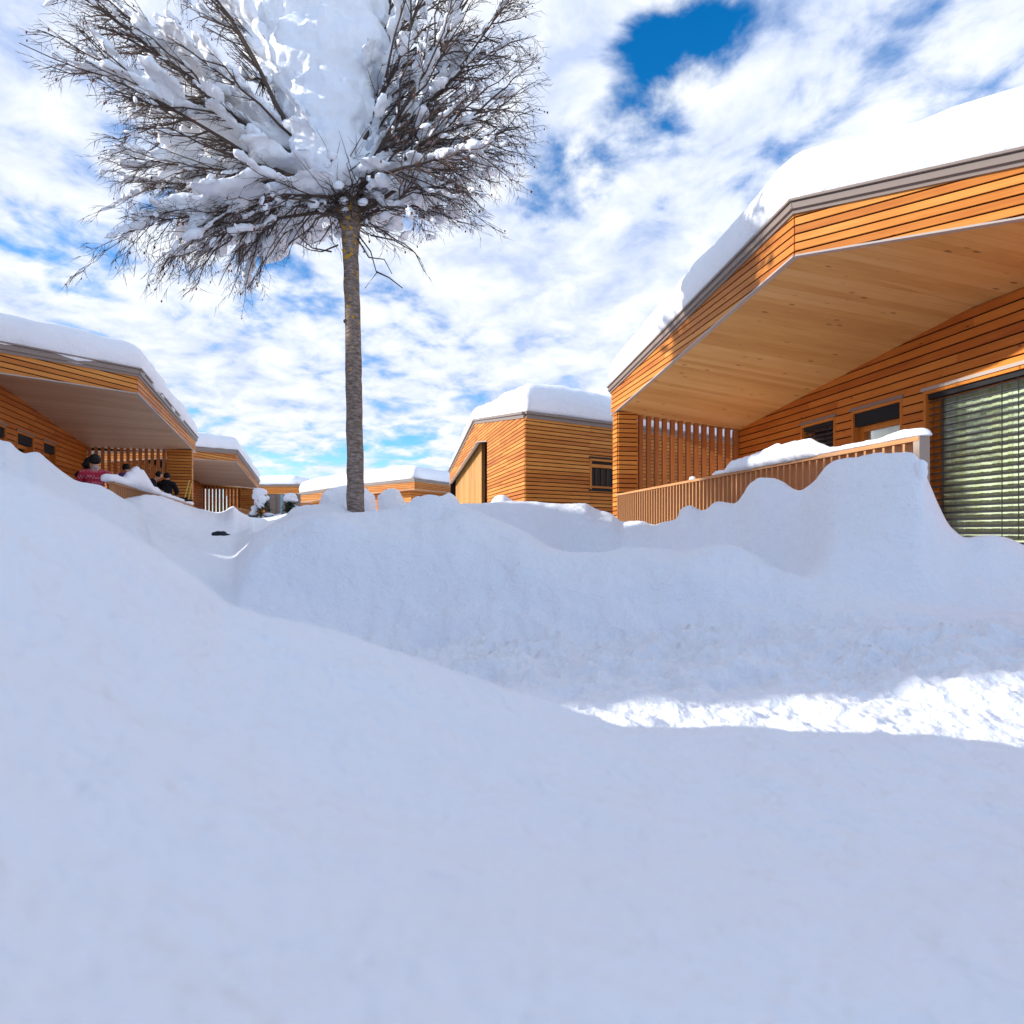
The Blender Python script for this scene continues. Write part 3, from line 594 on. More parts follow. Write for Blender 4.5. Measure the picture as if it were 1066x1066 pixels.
    # far walls
    cc = Vector((ctr[0], ctr[1])); pts = [Q(9.7), Vector((10.5, 27)).lerp(cc, .1), Vector((3, 32)).lerp(cc, .1), P(se)]
    for i in range(3): clad_wall(root, pts[i], pts[i+1], -.3, 3.1, 3.05, cc, .14)
    return root
house_middle()

# ---- far chalets
def house_far(label, top, h, center, T, seed, inset=.14, mwall='larch', fasc=True, extra=None):
    root = empty('wooden_chalet', (center[0], center[1], 1.)); tag(root, label, 'house', 'wooden chalets with snowy roofs')
    top = [Vector(t) for t in top]; bot = [t-Vector((0, 0, h)) for t in top]
    roof(root, top, bot, center); snow_roof(root, top, center, T, seed, step=.3, drip=.1)
    c = Vector((center[0], center[1])); ring = [Vector((t.x, t.y)).lerp(c, inset) for t in top]; n = len(ring)
    for i in range(n): clad_wall(root, ring[i], ring[(i+1) % n], .6, top[i].z-h+.1, top[(i+1) % n].z-h+.1, c, .16, mwall)
    s = MB()
    for i in range(n):
        a, b = bot[i], bot[(i+1) % n]; a1, b1 = a.lerp(Vector((c.x, c.y, a.z)), inset+.03), b.lerp(Vector((c.x, c.y, b.z)), inset+.03)
        s.prism([a, b, b1, a1], [p+Vector((0, 0, .03)) for p in (a, b, b1, a1)])
    s.build('soffit', M['soffit'], root)
    # a dark window in the first wall
    a, b = ring[0], ring[1]; D = (b-a).normalized(); Nn = Vector((D.y, -D.x))
    if Nn.dot(c-a) > 0: Nn = -Nn
    m = a.lerp(b, .35); z = top[0].z-h-.55; N3, D3 = V3(Nn, 0), V3(D, 0)
    f = MB(); f.box(V3(m, z)+N3*.04, D3*.6, N3*.03, (0, 0, .42)); w = f.build('window', M['fin'], root)
    g = MB(); g.box(V3(m, z)+N3*.07, D3*.52, N3*.01, (0, 0, .34)); g.build('pane', M['dark'], w)
    return root
house_far('low timber chalet far back, just right of the tree trunk, roof heaped with sunlit snow', [(-14.8, 41.5, 2.75), (-10.2, 39.2, 3.15), (-5.85, 36, 3.27), (-3.9, 40, 3.3), (-4, 50, 3.2), (-13, 50, 3.0)], .62, (-8.6, 43.5, 3.9), .85, 11)
house_far('distant timber chalet with a dull brown roof edge, far back left of the tree trunk', [(-24, 50, 4.05), (-17.9, 50, 4.05), (-17, 58, 4.0), (-24, 58, 4.0)], .9, (-21, 54, 4.4), .75, 13, inset=.08)

# unseen chalets added on the left so their roofs shade the near snow
house_far('unseen timber chalet left of the near snow bank, added for its shade', [(-7.8, 1.2, 5.1), (-7.8, 6.6, 5.1), (-14, 6.6, 5.0), (-14, 1.2, 5.0)], .6, (-10.8, 3.5, 5.4), .6, 17, inset=.08)
house_far('tall unseen timber chalet behind and left of the camera, added for its shade', [(-7., -9, 5.1), (-7., -.15, 5.1), (-14, -.15, 5.0), (-14, -9, 5.0)], .6, (-10.3, -4, 5.5), .6, 19, inset=.08)

# ---------------------------------------------------------------- loose snow
def remeshed(mb, name, m, voxel, parent=None, smooth_it=2, disp=0, dscale=3., seed=0):
    o = mb.build('tmp', m, None, True); md = o.modifiers.new('r', 'REMESH'); md.mode = 'VOXEL'; md.voxel_size = voxel; md.use_smooth_shade = True
    if smooth_it: s = o.modifiers.new('s', 'SMOOTH'); s.iterations = smooth_it; s.factor = .6
    dg = bpy.context.evaluated_depsgraph_get(); me = bpy.data.meshes.new_from_object(o.evaluated_get(dg)); bpy.data.objects.remove(o)
    if disp:
        cos = [v.co.copy() for v in me.vertices]; nos = [v.normal.copy() for v in me.vertices]; flat_ = []
        for c, nn in zip(cos, nos): flat_ += list(c+nn*(mnoise.noise(c*dscale+Vector((seed, 0, 0)))*disp+mnoise.noise(c*dscale*3)*disp*.4+mnoise.noise(c*dscale*8)*disp*.15))
        me.vertices.foreach_set('co', flat_); me.update()
    me.polygons.foreach_set('use_smooth', [True]*len(me.polygons))
    if parent is not None:
        L = rootloc(parent); me.transform(__import__('mathutils').Matrix.Translation(-L))
    me.name = name; ob = bpy.data.objects.new(name, me); col.objects.link(ob)
    if not me.materials: me.materials.append(m)
    if parent is not None: ob.parent = parent
    return ob
def snow_lump(px0, px1, ptop, pbot, Y, label, depth=.8, balls=4, seed=0, cat='snow mound', group='rounded snow lumps along the top of the bank'):
    r_ = random.Random(seed); a = at(px0, pbot, Y); b = at(px1, ptop, Y); w = (b.x-a.x)/2; h = (b.z-a.z); c = Vector(((a.x+b.x)/2, Y, a.z)); mb = MB()
    mb.ball((c.x, c.y, c.z+h*.42), (w*.92, w*depth, h*.56), 20, 14)
    for i in range(balls):
        t = (i+.5)/balls*2-1; mb.ball((c.x+t*w*.55, Y+r_.uniform(-.25, .25)*w, c.z+h*(.42+r_.uniform(-.12, .1))), (w*r_.uniform(.38, .44), w*.5, h*r_.uniform(.42, .55)), 16, 12)
    mb.ball((c.x, c.y, c.z-h*.1), (w*.8, w*depth*.8, h*.5), 16, 10)
    o = remeshed(mb, 'snow_mound', M['snow_roof'], max(.03, w/22), None, 3, w*.16, 1.5/w, seed); tag(o, label, cat, group); return o
snow_lump(331, 396, 505, 542, 13.5, 'broad rounded snow lump directly behind the tree trunk', seed=1)
snow_lump(392, 424, 509, 538, 12.5, 'round snow lump against the right side of the tree trunk', seed=2)
snow_lump(424, 451, 516, 538, 12.8, 'small snow dome second to the right of the tree trunk', seed=3, balls=3)
snow_lump(446, 482, 514, 538, 14.5, 'small snow dome in front of the middle chalet left end', seed=4, balls=3)
snow_lump(509, 536, 515.5, 534, 14.2, 'low snow dome below the sharp corner of the middle chalet', seed=5, balls=3)
snow_lump(285, 312, 513, 526, 36, 'snow cap lying over the grey plank fence far back', seed=6, balls=3, depth=.4)
snow_lump(952, 967, 476, 497, 5.12, 'small overhanging snow lump on the shoulder of the tall heap by the railing end', seed=8, balls=2)

def rail_snow(label, a, b, z, w, prof, seed, h0=.05):
    """snow lying along a handrail, its height following prof [(t, h), ...]"""
    a, b = Vector((a[0], a[1])), Vector((b[0], b[1])); L = (b-a).length; D = (b-a)/L; Nn = Vector((D.y, -D.x)); mb = MB(); n = int(L/.045); rings = []
    ts = [p[0] for p in prof]; hs = [p[1] for p in prof]
    for i in range(n+1):
        t = i/n; s = t*L; h = float(np.interp(t, ts, hs))*(1+.22*mnoise.noise(Vector((s*2.3, seed, 0)))+.12*mnoise.noise(Vector((s*8, seed, 0)))); ww = (w/2)*(1+min(h, .4)*1.1)*(1+.12*mnoise.noise(Vector((s*3, seed, 5))))
        if i in (0, n): h *= .3; ww *= .7
        p = a+D*s; k = len(mb.v)
        for (u, v) in ((-.8, 0), (-1, .18), (-1.03, .45), (-.86, .78), (-.45, .97), (0, 1.02), (.45, .97), (.86, .78), (1.03, .45), (1, .18), (.8, 0)):
            jit = .012*mnoise.noise(Vector((s*9, u*3, seed+v*4)))
            mb.v.append((p.x+Nn.x*u*ww, p.y+Nn.y*u*ww, z+.004+v*h+(jit if v else 0)-(.25*h*(abs(u) > .95)*(v < .3))*(h > .12)))
        rings.append(k)
    for A, B in zip(rings[:-1], rings[1:]):
        for k in range(10): mb.f.append((A+k, B+k, B+k+1, A+k+1)); mb.uv.append([(0, 0)]*4)
        mb.f.append((A+10, B+10, B, A)); mb.uv.append([(0, 0)]*4)
    for A in (rings[0], rings[-1]): mb.f.append(tuple(A+k for k in range(11))); mb.uv.append([(0, 0)]*11)
    o = mb.build('railing_snow', M['snow_roof'], None, True)
    bm = bmesh.new(); bm.from_mesh(o.data); bmesh.ops.recalc_face_normals(bm, faces=bm.faces); bm.to_mesh(o.data); bm.free()
    tag(o, label, 'snow'); return o
# right chalet: a = near end, b = far end
f = lambda px, off=oF, n=nR: q2(hit(off, n, px, 500))
rail_snow('ragged white snow lying along the wooden railing of the large right chalet', f(966), f(744), .90, .13,
          [(0, .07), (.05, .09), (.16, .06), (.30, .06), (.35, .09), (.42, .22), (.50, .26), (.60, .22), (.72, .20), (.86, .16), (.9, .05), (.97, .07), (1, .02)], 4)
rail_snow('tiny dab of snow left on the bare far part of the right railing', f(723), f(719), .90, .09, [(0, .06), (1, .06)], 6)
fl = lambda px: q2(hit(oFL, nL, px, 500))
rail_snow('snow drifted into a peak on the left balcony railing beside the person in red', fl(110), fl(199), 1.0, .16,
          [(0, .12), (.06, .16), (.12, .14), (.20, .42), (.27, .50), (.36, .22), (.5, .12), (.8, .10), (1, .10)], 9)
# ---------------------------------------------------------------- tree
def tree():
    base = at(370, 534, 8.0); root = empty('bare_tree', (base.x, base.y, 0)); tag(root, 'bare pollarded tree, lichen on its straight trunk, thick snow caught in its crown', 'tree')
    tp = [(370.5, 548, 8), (370, 500, 8), (369, 440, 8), (368, 380, 8), (367, 320, 8), (365, 270, 8), (365, 240, 8), (363, 218, 8), (360, 200, 8)]
    rad = [.118, .112, .108, .106, .102, .100, .12, .17, .15]; P = [at(*p) for p in tp]; t = MB()
    pts = []; rs = []
    for i in range(len(P)-1):
        for k in range(8): u = k/8; pts.append(P[i].lerp(P[i+1], u)+Vector((mnoise.noise(Vector((i*8+k, 0, 0))*.3)*.012, 0, 0))); rs.append(rad[i]*(1-u)+rad[i+1]*u+.006*mnoise.noise(Vector((i*8+k, 5, 0))*.9))
    t.tube(pts, rs, 20)
    for k in range(9):                                       # pruned knots on the trunk
        q = pts[6+k*6]; a = k*2.4; t.ball((q.x+math.cos(a)*.10, q.y+math.sin(a)*.10, q.z), (.024, .024, .03), 7, 5)
    o = t.build('trunk', M['bark'], root, True)
    rr = random.Random(11); top = at(363, 212, 8.0); tips = []; tw = MB(); lv = MB(); seg_pts = []
    def path(a, b, sag, n, wob, lead=None):
        out = []; ph = rr.random()*100
        for i in range(n+1):
            u = i/n; p = a.lerp(b, u) if lead is None else (a.lerp(lead, u).lerp(lead.lerp(b, u), u))
            nz = Vector((mnoise.noise(Vector((u*3, ph, 0))), mnoise.noise(Vector((u*3, ph, 9))), mnoise.noise(Vector((u*3, ph, 17)))))*wob*math.sin(min(u*4, 1.57))
            out.append(p+nz+Vector((0, 0, sag*math.sin(math.pi*u))))
        return out
    def twigs(pth, r0, nb, ln, lvl, flatn):
        total = len(pth)-1
        for k in range(nb):
            u = rr.uniform(.16 if lvl == 0 else .12, 1.)**(.8 if lvl == 0 else 1); j = min(int(u*total), total-1); p = pth[j].lerp(pth[j+1], u*total-j); d = (pth[j+1]-pth[j]).normalized()
            side = d.cross(flatn).normalized()*rr.choice((-1, 1)); a = R(rr.uniform(12, 46) if lvl == 0 else rr.uniform(18, 62)); v = (d*math.cos(a)+side*math.sin(a)+flatn*rr.uniform(-.65, .08)).normalized(); l = ln*rr.uniform(.45, 1.15)*(1.15-.55*u)
            q = path(p, p+v*l, rr.uniform(-.04, .06)*l, 5 if lvl == 0 else 3, .10*l); r = r0*(.40 if lvl == 0 else .50)*(1.15-.6*u)
            r = max(r, .0029); tw.tube(q, [r*(1-.65*i/(len(q)-1)) for i in range(len(q))], 5 if lvl == 0 else 3)
            seg_pts.append((q, lvl))
            if lvl < 2: twigs(q, r, (8, 4)[lvl], ln*(.34, .42)[lvl], lvl+1, flatn)
            if lvl >= 1 and rr.random() < .05: e = q[-1]; s = rr.uniform(.006, .014); lv.ball(e, (s, s*.6, s*1.6), 4, 3)
    limbs = [  # tip column, row, depth, base radius, plate lead
        (86, -5, 7.3, .050), (131, 12, 8.3, .045), (102, 62, 7.0, .045), (144, 98, 8.6, .04), (144, 170, 7.4, .028), (157, 205, 8.4, .026), (144, 240, 7.1, .024),
        (180, 250, 7.6, .032), (210, 250, 7.8, .030), (262, 215, 7.2, .022), (184, -60, 7.6, .05), (240, -90, 8.4, .05), (193, 70, 9.2, .04), (215, 130, 9.4, .035),
        (262, -150, 8.9, .045), (457, -70, 7.7, .048), (430, -130, 8.8, .05), (498, -25, 7.4, .045), (518, 28, 7.9, .042), (524, 92, 7.6, .042), (518, 132, 8.3, .038), (498, 150, 7.2, .035),
        (465, 188, 7.5, .032), (461, 60, 9.0, .034), (430, -60, 9.4, .036), (445, 215, 8.8, .026), (300, 250, 7.4, .022), (255, 205, 8.9, .026), (335, 262, 8.5, .016), (440, 268, 7.8, .016)]
    C0_ = top+Vector((0, 0, 0)); plates = []
    for i, (x, y, Y, r) in enumerate(limbs):
        b = at(x, y, Y); a = top+Vector((rr.uniform(-.12, .12), rr.uniform(-.12, .12), rr.uniform(-.25, .25))); mid = a.lerp(b, .42)+Vector((0, 0, (.28 if y < 240 else .22)*((b-a).length/3)*(1 if y > 150 else -.35))) 
        p = path(a, b, 0, 12, .13, mid); tw.tube(p, [r*.72*(1-.82*k/12)+.004 for k in range(13)], 8)
        seg_pts.append((p, -1)); D = (b-a).normalized(); fn = Vector((0, 0, 1))-D*D.z; fn = fn.normalized() if fn.length > .1 else Vector((0, 1, 0)); ln = (b-a).length
        small = r < .024
        twigs(p, r, 6 if small else int(9+ln*3.8), (.5 if small else 1.45), 0 if not small else 1, fn); plates.append((p, fn, ln, r, x, y))
    # dense brushwood around the pollard head
    for k in range(230):
        a = top+Vector((rr.gauss(0, .13), rr.gauss(0, .13), rr.uniform(-.30, .22))); th = rr.uniform(0, 6.283); v = Vector((math.cos(th), math.sin(th), rr.uniform(-.35, 1.0))).normalized(); l = rr.uniform(.25, .95)
        q = path(a, a+v*l, .05*l, 4, .12*l); tw.tube(q, [.009*(1-.2*i) for i in range(5)], 4)
        if k % 3 == 0: twigs(q, .008, 3, .28, 2, Vector((0, 0, 1)))
    # the two drooping twigs below the head
    for pts_ in ([(372, 243, 8), (386, 262, 7.8), (392, 284, 7.8), (380, 300, 7.8)], [(392, 283, 7.8), (405, 289, 7.8), (419, 300, 7.8)], [(386, 245, 7.9), (410, 250, 7.7), (432, 263, 7.6), (442, 283, 7.6)], [(372, 248, 7.9), (384, 268, 7.7), (400, 270, 7.7), (408, 285, 7.7)], [(345, 262, 7.9), (325, 258, 7.7), (311, 246, 7.6), (305, 230, 7.6)], [(352, 255, 7.9), (335, 262, 7.8), (322, 260, 7.7), (308, 252, 7.6)]):
        q = [at(*p) for p in pts_]; tw.tube(q, [.012, .009, .007, .005][:len(q)], 5)
    tw.build('branches', M['twig'], root, True); tag(lv.build('withered_buds', M['dead_leaf'], root), kind='stuff')
    # snow: sheets lying on the fans of branches, and one big mass wedged in the middle of the crown
    sb = MB(); sr = random.Random(5)
    def lump(mb, c, a1, up, sx, sy, sz, su=8, sv=6):
        b1 = up.cross(a1).normalized(); i0 = len(mb.v); mb.ball((0, 0, 0), (sx, sy, sz), su, sv)
        for m_ in range(i0, len(mb.v)): v = mb.v[m_]; mb.v[m_] = tuple(c+a1*v[0]+b1*v[1]+up*v[2])
    for p, fn, ln, r, x, y in plates:
        if r < .0235: continue
        thin = .8 if x > 400 else 1; sc = .58 if x > 400 else 1; lift = .06 if y > 140 else .12
        for k in range(int(ln*17*thin)):
            u = sr.uniform(.16, .84)**.9; j = min(int(u*12), 11); q = p[j].lerp(p[j+1], u*12-j); D = (p[j+1]-p[j]).normalized(); sd = D.cross(fn).normalized(); sd = (sd if sd.y > 0 else -sd)*(sr.gauss(0, .22+.26*u)+.22+.22*u)
            s = sc*sr.uniform(.10, .19)*(1.1-.3*u); lump(sb, q+sd+fn*(lift+s*.3), D, fn, s*1.8, s*1.5, s*.24)
    for q, lvl in seg_pts:
        if lvl == 0 and len(q) > 4:
            a, b = q[0], q[-1]; 
            if sr.random() < (.75 if b.x > -1.2 else .50): continue
            for i in range(len(q)-2):
                m = q[i].lerp(q[i+1], .6); d = (q[i+1]-q[i]).normalized(); l = (q[i+1]-q[i]).length; up = (Vector((0, 0, 1))-d*d.z); up = up.normalized() if up.length > .15 else Vector((0, 1, 0))
                w = sr.uniform(.035, .085); lump(sb, m+up*(.05+w*.4)+Vector((0, .05, 0)), d, up, l*.85, w*1.1, w*.42, 7, 5)
    for (x, y, Y, rx, ry, rz) in [(345, 168, 7.9, .50, .45, .50), (345, 120, 8.0, .66, .55, .55), (338, 70, 8.0, .72, .6, .6), (330, 20, 8.1, .76, .65, .6), (318, -30, 8.2, .8, .7, .6), (375, 60, 8.2, .45, .5, .5), (310, 60, 8.3, .45, .5, .5), (365, 130, 8.2, .42, .4, .45), (320, 128, 8.2, .40, .4, .42), (362, 0, 8.4, .6, .5, .5), (350, 196, 8.0, .30, .3, .22), (300, -10, 8.5, .5, .5, .5)]:
        sb.ball(at(x, y, Y), (rx, ry, rz), 18, 12)
    s = remeshed(sb, 'crown_snow', M['snow_tree'], .036, root, 2, .085, 4.0, 3)
    # clumps on the outer twigs
    cb = MB()
    for q, lvl in seg_pts:
        if lvl in (0, 1) and sr.random() < (.22 if lvl == 0 else .05):
            i = sr.randrange(len(q)-1); m = q[i].lerp(q[i+1], .5); d = (q[i+1]-q[i]).normalized(); l = (q[i+1]-q[i]).length*.55; c = m+Vector((0, 0, .022)); a1 = d; b1 = Vector((0, 0, 1)).cross(d).normalized() if abs(d.z) < .98 else Vector((1, 0, 0)); up = a1.cross(b1); i0 = len(cb.v); cb.ball((0, 0, 0), (l, .022, .028), 6, 4)
            for m_ in range(i0, len(cb.v)): v = cb.v[m_]; cb.v[m_] = tuple(c+a1*v[0]+b1*v[1]+up*v[2])
    for k in range(38):
        v = Vector((sr.gauss(0, .33), sr.gauss(0, .28), sr.uniform(-.25, .25))); s_ = sr.uniform(.03, .06); cb.ball(top+v, (s_*1.3, s_, s_*.9), 7, 5, fn=lambda d: 1+.3*mnoise.noise(d*2))
    tag(cb.build('twig_snow', M['snow_tree'], root, True), kind='stuff')
tree()

# ---------------------------------------------------------------- small things
def shrub(px, pbot, ptop, Y, label, seed):
    b = at(px, pbot, Y); h = at(px, ptop, Y).z-b.z; root = empty('snowy_shrub', tuple(b)); tag(root, label, 'shrub', 'snow laden shrubs far back on the left'); r_ = random.Random(seed)
    t = MB(); t.tube([b-Vector((0, 0, .2)), b+Vector((0, 0, h*.8))], [.05, .015], 6); fo = MB(); sn = MB()
    for k in range(34):
        u = r_.random()**.8; rad = (1-u)*h*.36+.08; th = r_.uniform(0, 6.28); e = b+Vector((math.cos(th)*rad, math.sin(th)*rad, h*u*.95-.12*rad)); s = b+Vector((0, 0, h*u)); t.tube([s, e], [.018, .006], 4)
        for m in range(60):
            c = s.lerp(e, r_.uniform(.2, 1.1))+Vector([r_.gauss(0, .06) for _ in range(3)]); d = Vector([r_.gauss(0, 1) for _ in range(3)]).normalized()*.10; w = d.orthogonal().normalized()*.022; fo.face([c-w, c+w, c+d])
        c = s.lerp(e, .7)
        if u > .72 or r_.random() < .30: sn.ball(c+Vector((0, 0, .09)), (r_.uniform(.16, .30), r_.uniform(.16, .28), r_.uniform(.08, .15)), 8, 6)
    t.build('trunk', M['twig'], root); fo.build('foliage', M['leaf_dark'], root); remeshed(sn, 'shrub_snow', M['snow_tree'], .05, root, 2, .03, 4, seed)
shrub(271.5, 547, 511, 27, 'snow laden shrub with dark leaves just right of the far left chalet post', 3)
shrub(302, 543, 516, 27, 'small snow laden shrub in front of the grey plank fence', 4)
def fence():
    a, b = at(276, 515, 34), at(313, 515, 34); root = empty('plank_fence', (a.x, a.y, 1.)); tag(root, 'grey weathered plank fence far back with one pale blue board', 'fence'); n = 14; w = (b.x-a.x)/n; g = MB(); bl = MB()
    for i in range(n):
        x = a.x+w*(i+.5); (bl if i == 6 else g).box((x, 34, 1.5), (w*.46, 0, 0), (0, .015, 0), (0, 0, .72))
    g.build('planks', M['grey_wood'], root); bl.build('blue_plank', mat('pale_blue_paint', (.35, .6, .68))[0], root)
    r = MB(); r.bar((a.x, 34.05, 1.95), (b.x, 34.05, 1.95), .05, .1); r.bar((a.x, 34.05, 1.2), (b.x, 34.05, 1.2), .05, .1); r.build('rail', M['grey_wood'], root)
fence()
def pole(x0, y0, x1, y1, Y, label):
    a, b = at(x0, y0, Y), at(x1, y1, Y+.3); t = MB(); t.tube([a, b], [.022, .02], 8); root = empty('broom', tuple(a)); t.build('handle', M['pole_yellow'], root)
    h = MB(); d = (a-b).normalized(); h.bar(a-Vector((.13, .02, 0)), a+Vector((.13, .02, 0)), .05, .06); h.build('head', M['dark'], root); tag(root, label, 'broom', 'brooms leaning on the left balcony post')
pole(192, 519, 197, 500, 19.6, 'yellow handled broom leaning steeply, left of its twin by the left balcony post')
pole(196, 521, 199.5, 503, 19.4, 'yellow handled broom standing almost upright, close against the left balcony post')
def rock():
    c = at(229, 556.5, 9.9); mb = MB(); mb.ball(c, (.11, .14, .06), 14, 9, fn=lambda d: 1+.35*mnoise.noise(d*1.7)); mb.ball(c+Vector((.08, 0, -.03)), (.10, .12, .05), 12, 8, fn=lambda d: 1+.35*mnoise.noise(d*2.1))
    tag(remeshed(mb, 'rock', M['rock'], .015, None, 1, .01, 9), 'dark flat stone poking out of the snow below the left balcony', 'rock')
rock()

# ---------------------------------------------------------------- people
def skin_mesh(name, verts, edges, radii, m, parent, lv=2, rootv=0):
    me = bpy.data.meshes.new('t'); L = rootloc(parent); me.from_pydata([tuple(v) for v in verts], edges, []); o = bpy.data.objects.new('t', me); col.objects.link(o)
    md = o.modifiers.new('s', 'SKIN'); md.use_smooth_shade = True; sv = me.skin_vertices[0].data
    for i, r in enumerate(radii): sv[i].radius = r if isinstance(r, tuple) else (r, r)
    for s in sv: s.use_root = False
    sv[rootv].use_root = True; ss_ = o.modifiers.new('u', 'SUBSURF'); ss_.levels = lv; ss_.render_levels = lv
    dg = bpy.context.evaluated_depsgraph_get(); r = bpy.data.meshes.new_from_object(o.evaluated_get(dg)); bpy.data.objects.remove(o)
    r.transform(__import__('mathutils').Matrix.Translation(-L)); r.polygons.foreach_set('use_smooth', [True]*len(r.polygons)); r.materials.clear(); r.materials.append(m); r.name = name
    ob = bpy.data.objects.new(name, r); col.objects.link(ob); ob.parent = parent; return ob
def person(loc, yaw, label, top, lean=0., hair='short', legs='jeans', arms='down', hood=False, h=1.75, sit=False):
    root = empty('person', loc); tag(root, label, 'person', 'people on the left balcony'); k = h/1.75; cy, sy = math.cos(yaw), math.sin(yaw)
    def W(x, y, z):                                          # local: x right, y forward, z up; leaning bends everything above the hips forward
        hz = .92
        if z > hz: a = lean; y, z = y+math.sin(a)*(z-hz), hz+math.cos(a)*(z-hz)
        if sit: z = z-.45 if z >= .85 else z
        x, y, z = x*k, y*k, z*k; return Vector((loc[0]+x*cy-y*sy, loc[1]+x*sy+y*cy, loc[2]+z))
    el, wr = {'down': ((.27, -.02, 1.10), (.26, .10, .86)), 'rail': ((.30, .12, 1.12), (.22, .36, 1.05)), 'table': ((.28, .10, 1.10), (.14, .34, 1.08))}[arms]
    V = [W(0, 0, .95), W(0, .01, 1.12), W(0, 0, 1.30), W(0, -.01, 1.42), W(0, 0, 1.50), W(0, .02, 1.57), W(0, .025, 1.66), W(0, .02, 1.72)]; Rr = [(.15, .11), (.14, .105), (.155, .10), (.10, .07), .05, (.066, .075), (.078, .092), (.055, .07)]; E = [(i, i+1) for i in range(7)]
    V += [W(0, .125, 1.625)]; Rr += [.012]; E += [(6, 8)]    # nose
    for s in (-1, 1):
        V += [W(.085*s, .02, 1.64)]; Rr += [.014]; E += [(6, len(V)-1)]      # ear
        sh = len(V); V += [W(.19*s, 0, 1.40), W(el[0]*s, el[1], el[2]), W(wr[0]*s, wr[1], wr[2])]; Rr += [.062, .045, .028]; E += [(3, sh), (sh, sh+1), (sh+1, sh+2)]
        dv = Vector((wr[0]-el[0], wr[1]-el[1], wr[2]-el[2])).normalized(); pm = Vector(wr)+dv*.07; p = len(V); V += [W(pm.x*s, pm.y, pm.z)]; Rr += [(.036, .02)]; E += [(sh+2, p)]
        for j, fx in enumerate((-.03, -.01, .01, .03)):
            b = pm+dv*.045+Vector((fx, 0, 0)); c = b+dv*(.04, .05, .045, .032)[j]+Vector((0, .01, -.012)); q = len(V); V += [W(b.x*s, b.y, b.z), W(c.x*s, c.y, c.z)]; Rr += [.009, .008]; E += [(p, q), (q, q+1)]
        b = pm+Vector((-.045, .02, .0)); c = b+dv*.035; q = len(V); V += [W(b.x*s, b.y, b.z), W(c.x*s, c.y, c.z)]; Rr += [.011, .009]; E += [(sh+2, q), (q, q+1)]
        lg = len(V); kn, an, toe = ((.10, .42, .93), (.10, .44, .50), (.10, .60, .47)) if sit else ((.10, .02, .50), (.10, -.02, .09), (.11, .14, .04))
        if sit: kn, an, toe = (.10, .42, .50), (.10, .42, .09), (.11, .56, .04)
        hp = (.09, 0, .90)
        V += [W(hp[0]*s, hp[1], hp[2]), W(kn[0]*s, kn[1], kn[2]), W(an[0]*s, an[1], an[2]), W(toe[0]*s, toe[1], toe[2])]; Rr += [.085, .058, .042, .035]; E += [(0, lg), (lg, lg+1), (lg+1, lg+2), (lg+2, lg+3)]
    skin_mesh('body', V, E, Rr, M['skin'], root)
    # jacket: torso and sleeves, a little wider than the body
    V = [W(0, 0, .86), W(0, .01, 1.10), W(0, 0, 1.30), W(0, -.01, 1.42), W(0, 0, 1.50)]; g = .035 if top != 'knit' else .02; Rr = [(.17+g, .125+g), (.15+g, .115+g), (.175+g, .12+g), (.15+g, .105+g), .078+g*.4]; E = [(i, i+1) for i in range(4)]
    for s in (-1, 1):
        sh = len(V); V += [W(.20*s, 0, 1.39), W(el[0]*s, el[1], el[2]), W(wr[0]*s, wr[1], wr[2])]; Rr += [.072+g*.6, .058+g*.6, .045+g*.3]; E += [(3, sh), (sh, sh+1), (sh+1, sh+2)]
    skin_mesh('jacket' if top != 'knit' else 'sweater', V, E, Rr, M[top], root)
    V = [W(0, 0, .93)]; Rr = [(.165, .12)]; E = []
    for s in (-1, 1): lg = len(V); V += [W(.09*s, 0, .88), W(kn[0]*s, kn[1], kn[2]), W(an[0]*s, an[1], an[2])]; Rr += [.10, .075, .06]; E += [(0, lg), (lg, lg+1), (lg+1, lg+2)]
    skin_mesh('trousers', V, E, Rr, M[legs], root)
    hm = MB(); c = W(0, 0, 1.675)
    def hf(d):
        l = Vector((d.x*cy+d.y*sy, -d.x*sy+d.y*cy, d.z)); f_ = 1.0+.06*mnoise.noise(d*4)
        if l.y > .35 and l.z < .45: f_ *= .72
        if hair == 'long' and l.y < .1 and l.z < 0: f_ *= 1.5
        return f_
    hm.ball(c, (.098*k, .108*k, .112*k), 18, 12, fn=hf); hm.build('hair', M['hair'], root, True)
    if hood: hd = MB(); hd.tube([W(-.10, -.07, 1.49), W(0, -.13, 1.46), W(.10, -.07, 1.49)], [.05, .065, .05], 10); hd.build('hood', M[top], root, True)
    if top == 'knit': cl = MB(); cl.tube([W(-.06, .0, 1.50), W(0, -.075, 1.51), W(.06, 0, 1.50)], [.03, .035, .03], 8); cl.build('collar', mat('grey_collar', (.35, .33, .36))[0], root, True)
def pl(px, depth, z=.24): p = hit(oFL+depth, nL, px, 500); return (p.x, p.y, z)
def place(px, py_top, depth, h, sit=False):                   # stand so that the head top meets the row seen
    return pl(px, depth, .10)
person(pl(99, .50), R(35), 'seated person in red patterned knit sweater with short black hair, back turned', 'knit', lean=.06, arms='table', h=1.84, sit=True)
person(pl(79, .95), R(-70), 'seated person in a black coat bending towards the one in red', 'black_cloth', lean=.32, hair='long', arms='table', h=1.86, sit=True)
person(pl(138, .75), R(60), 'dark haired person in a purple top half hidden behind the peaked railing snow', 'purple', lean=.45, arms='table', h=1.72)
person(pl(148, .85), R(-60), 'person in dark clothing bending low just right of the peaked railing snow', 'black_cloth', lean=.62, arms='table', h=1.74)
person(pl(172.5, .55), R(20), 'person in a shiny black puffer jacket standing nearest the balcony post', 'black_cloth', lean=.30, arms='rail', hood=True, h=1.78)
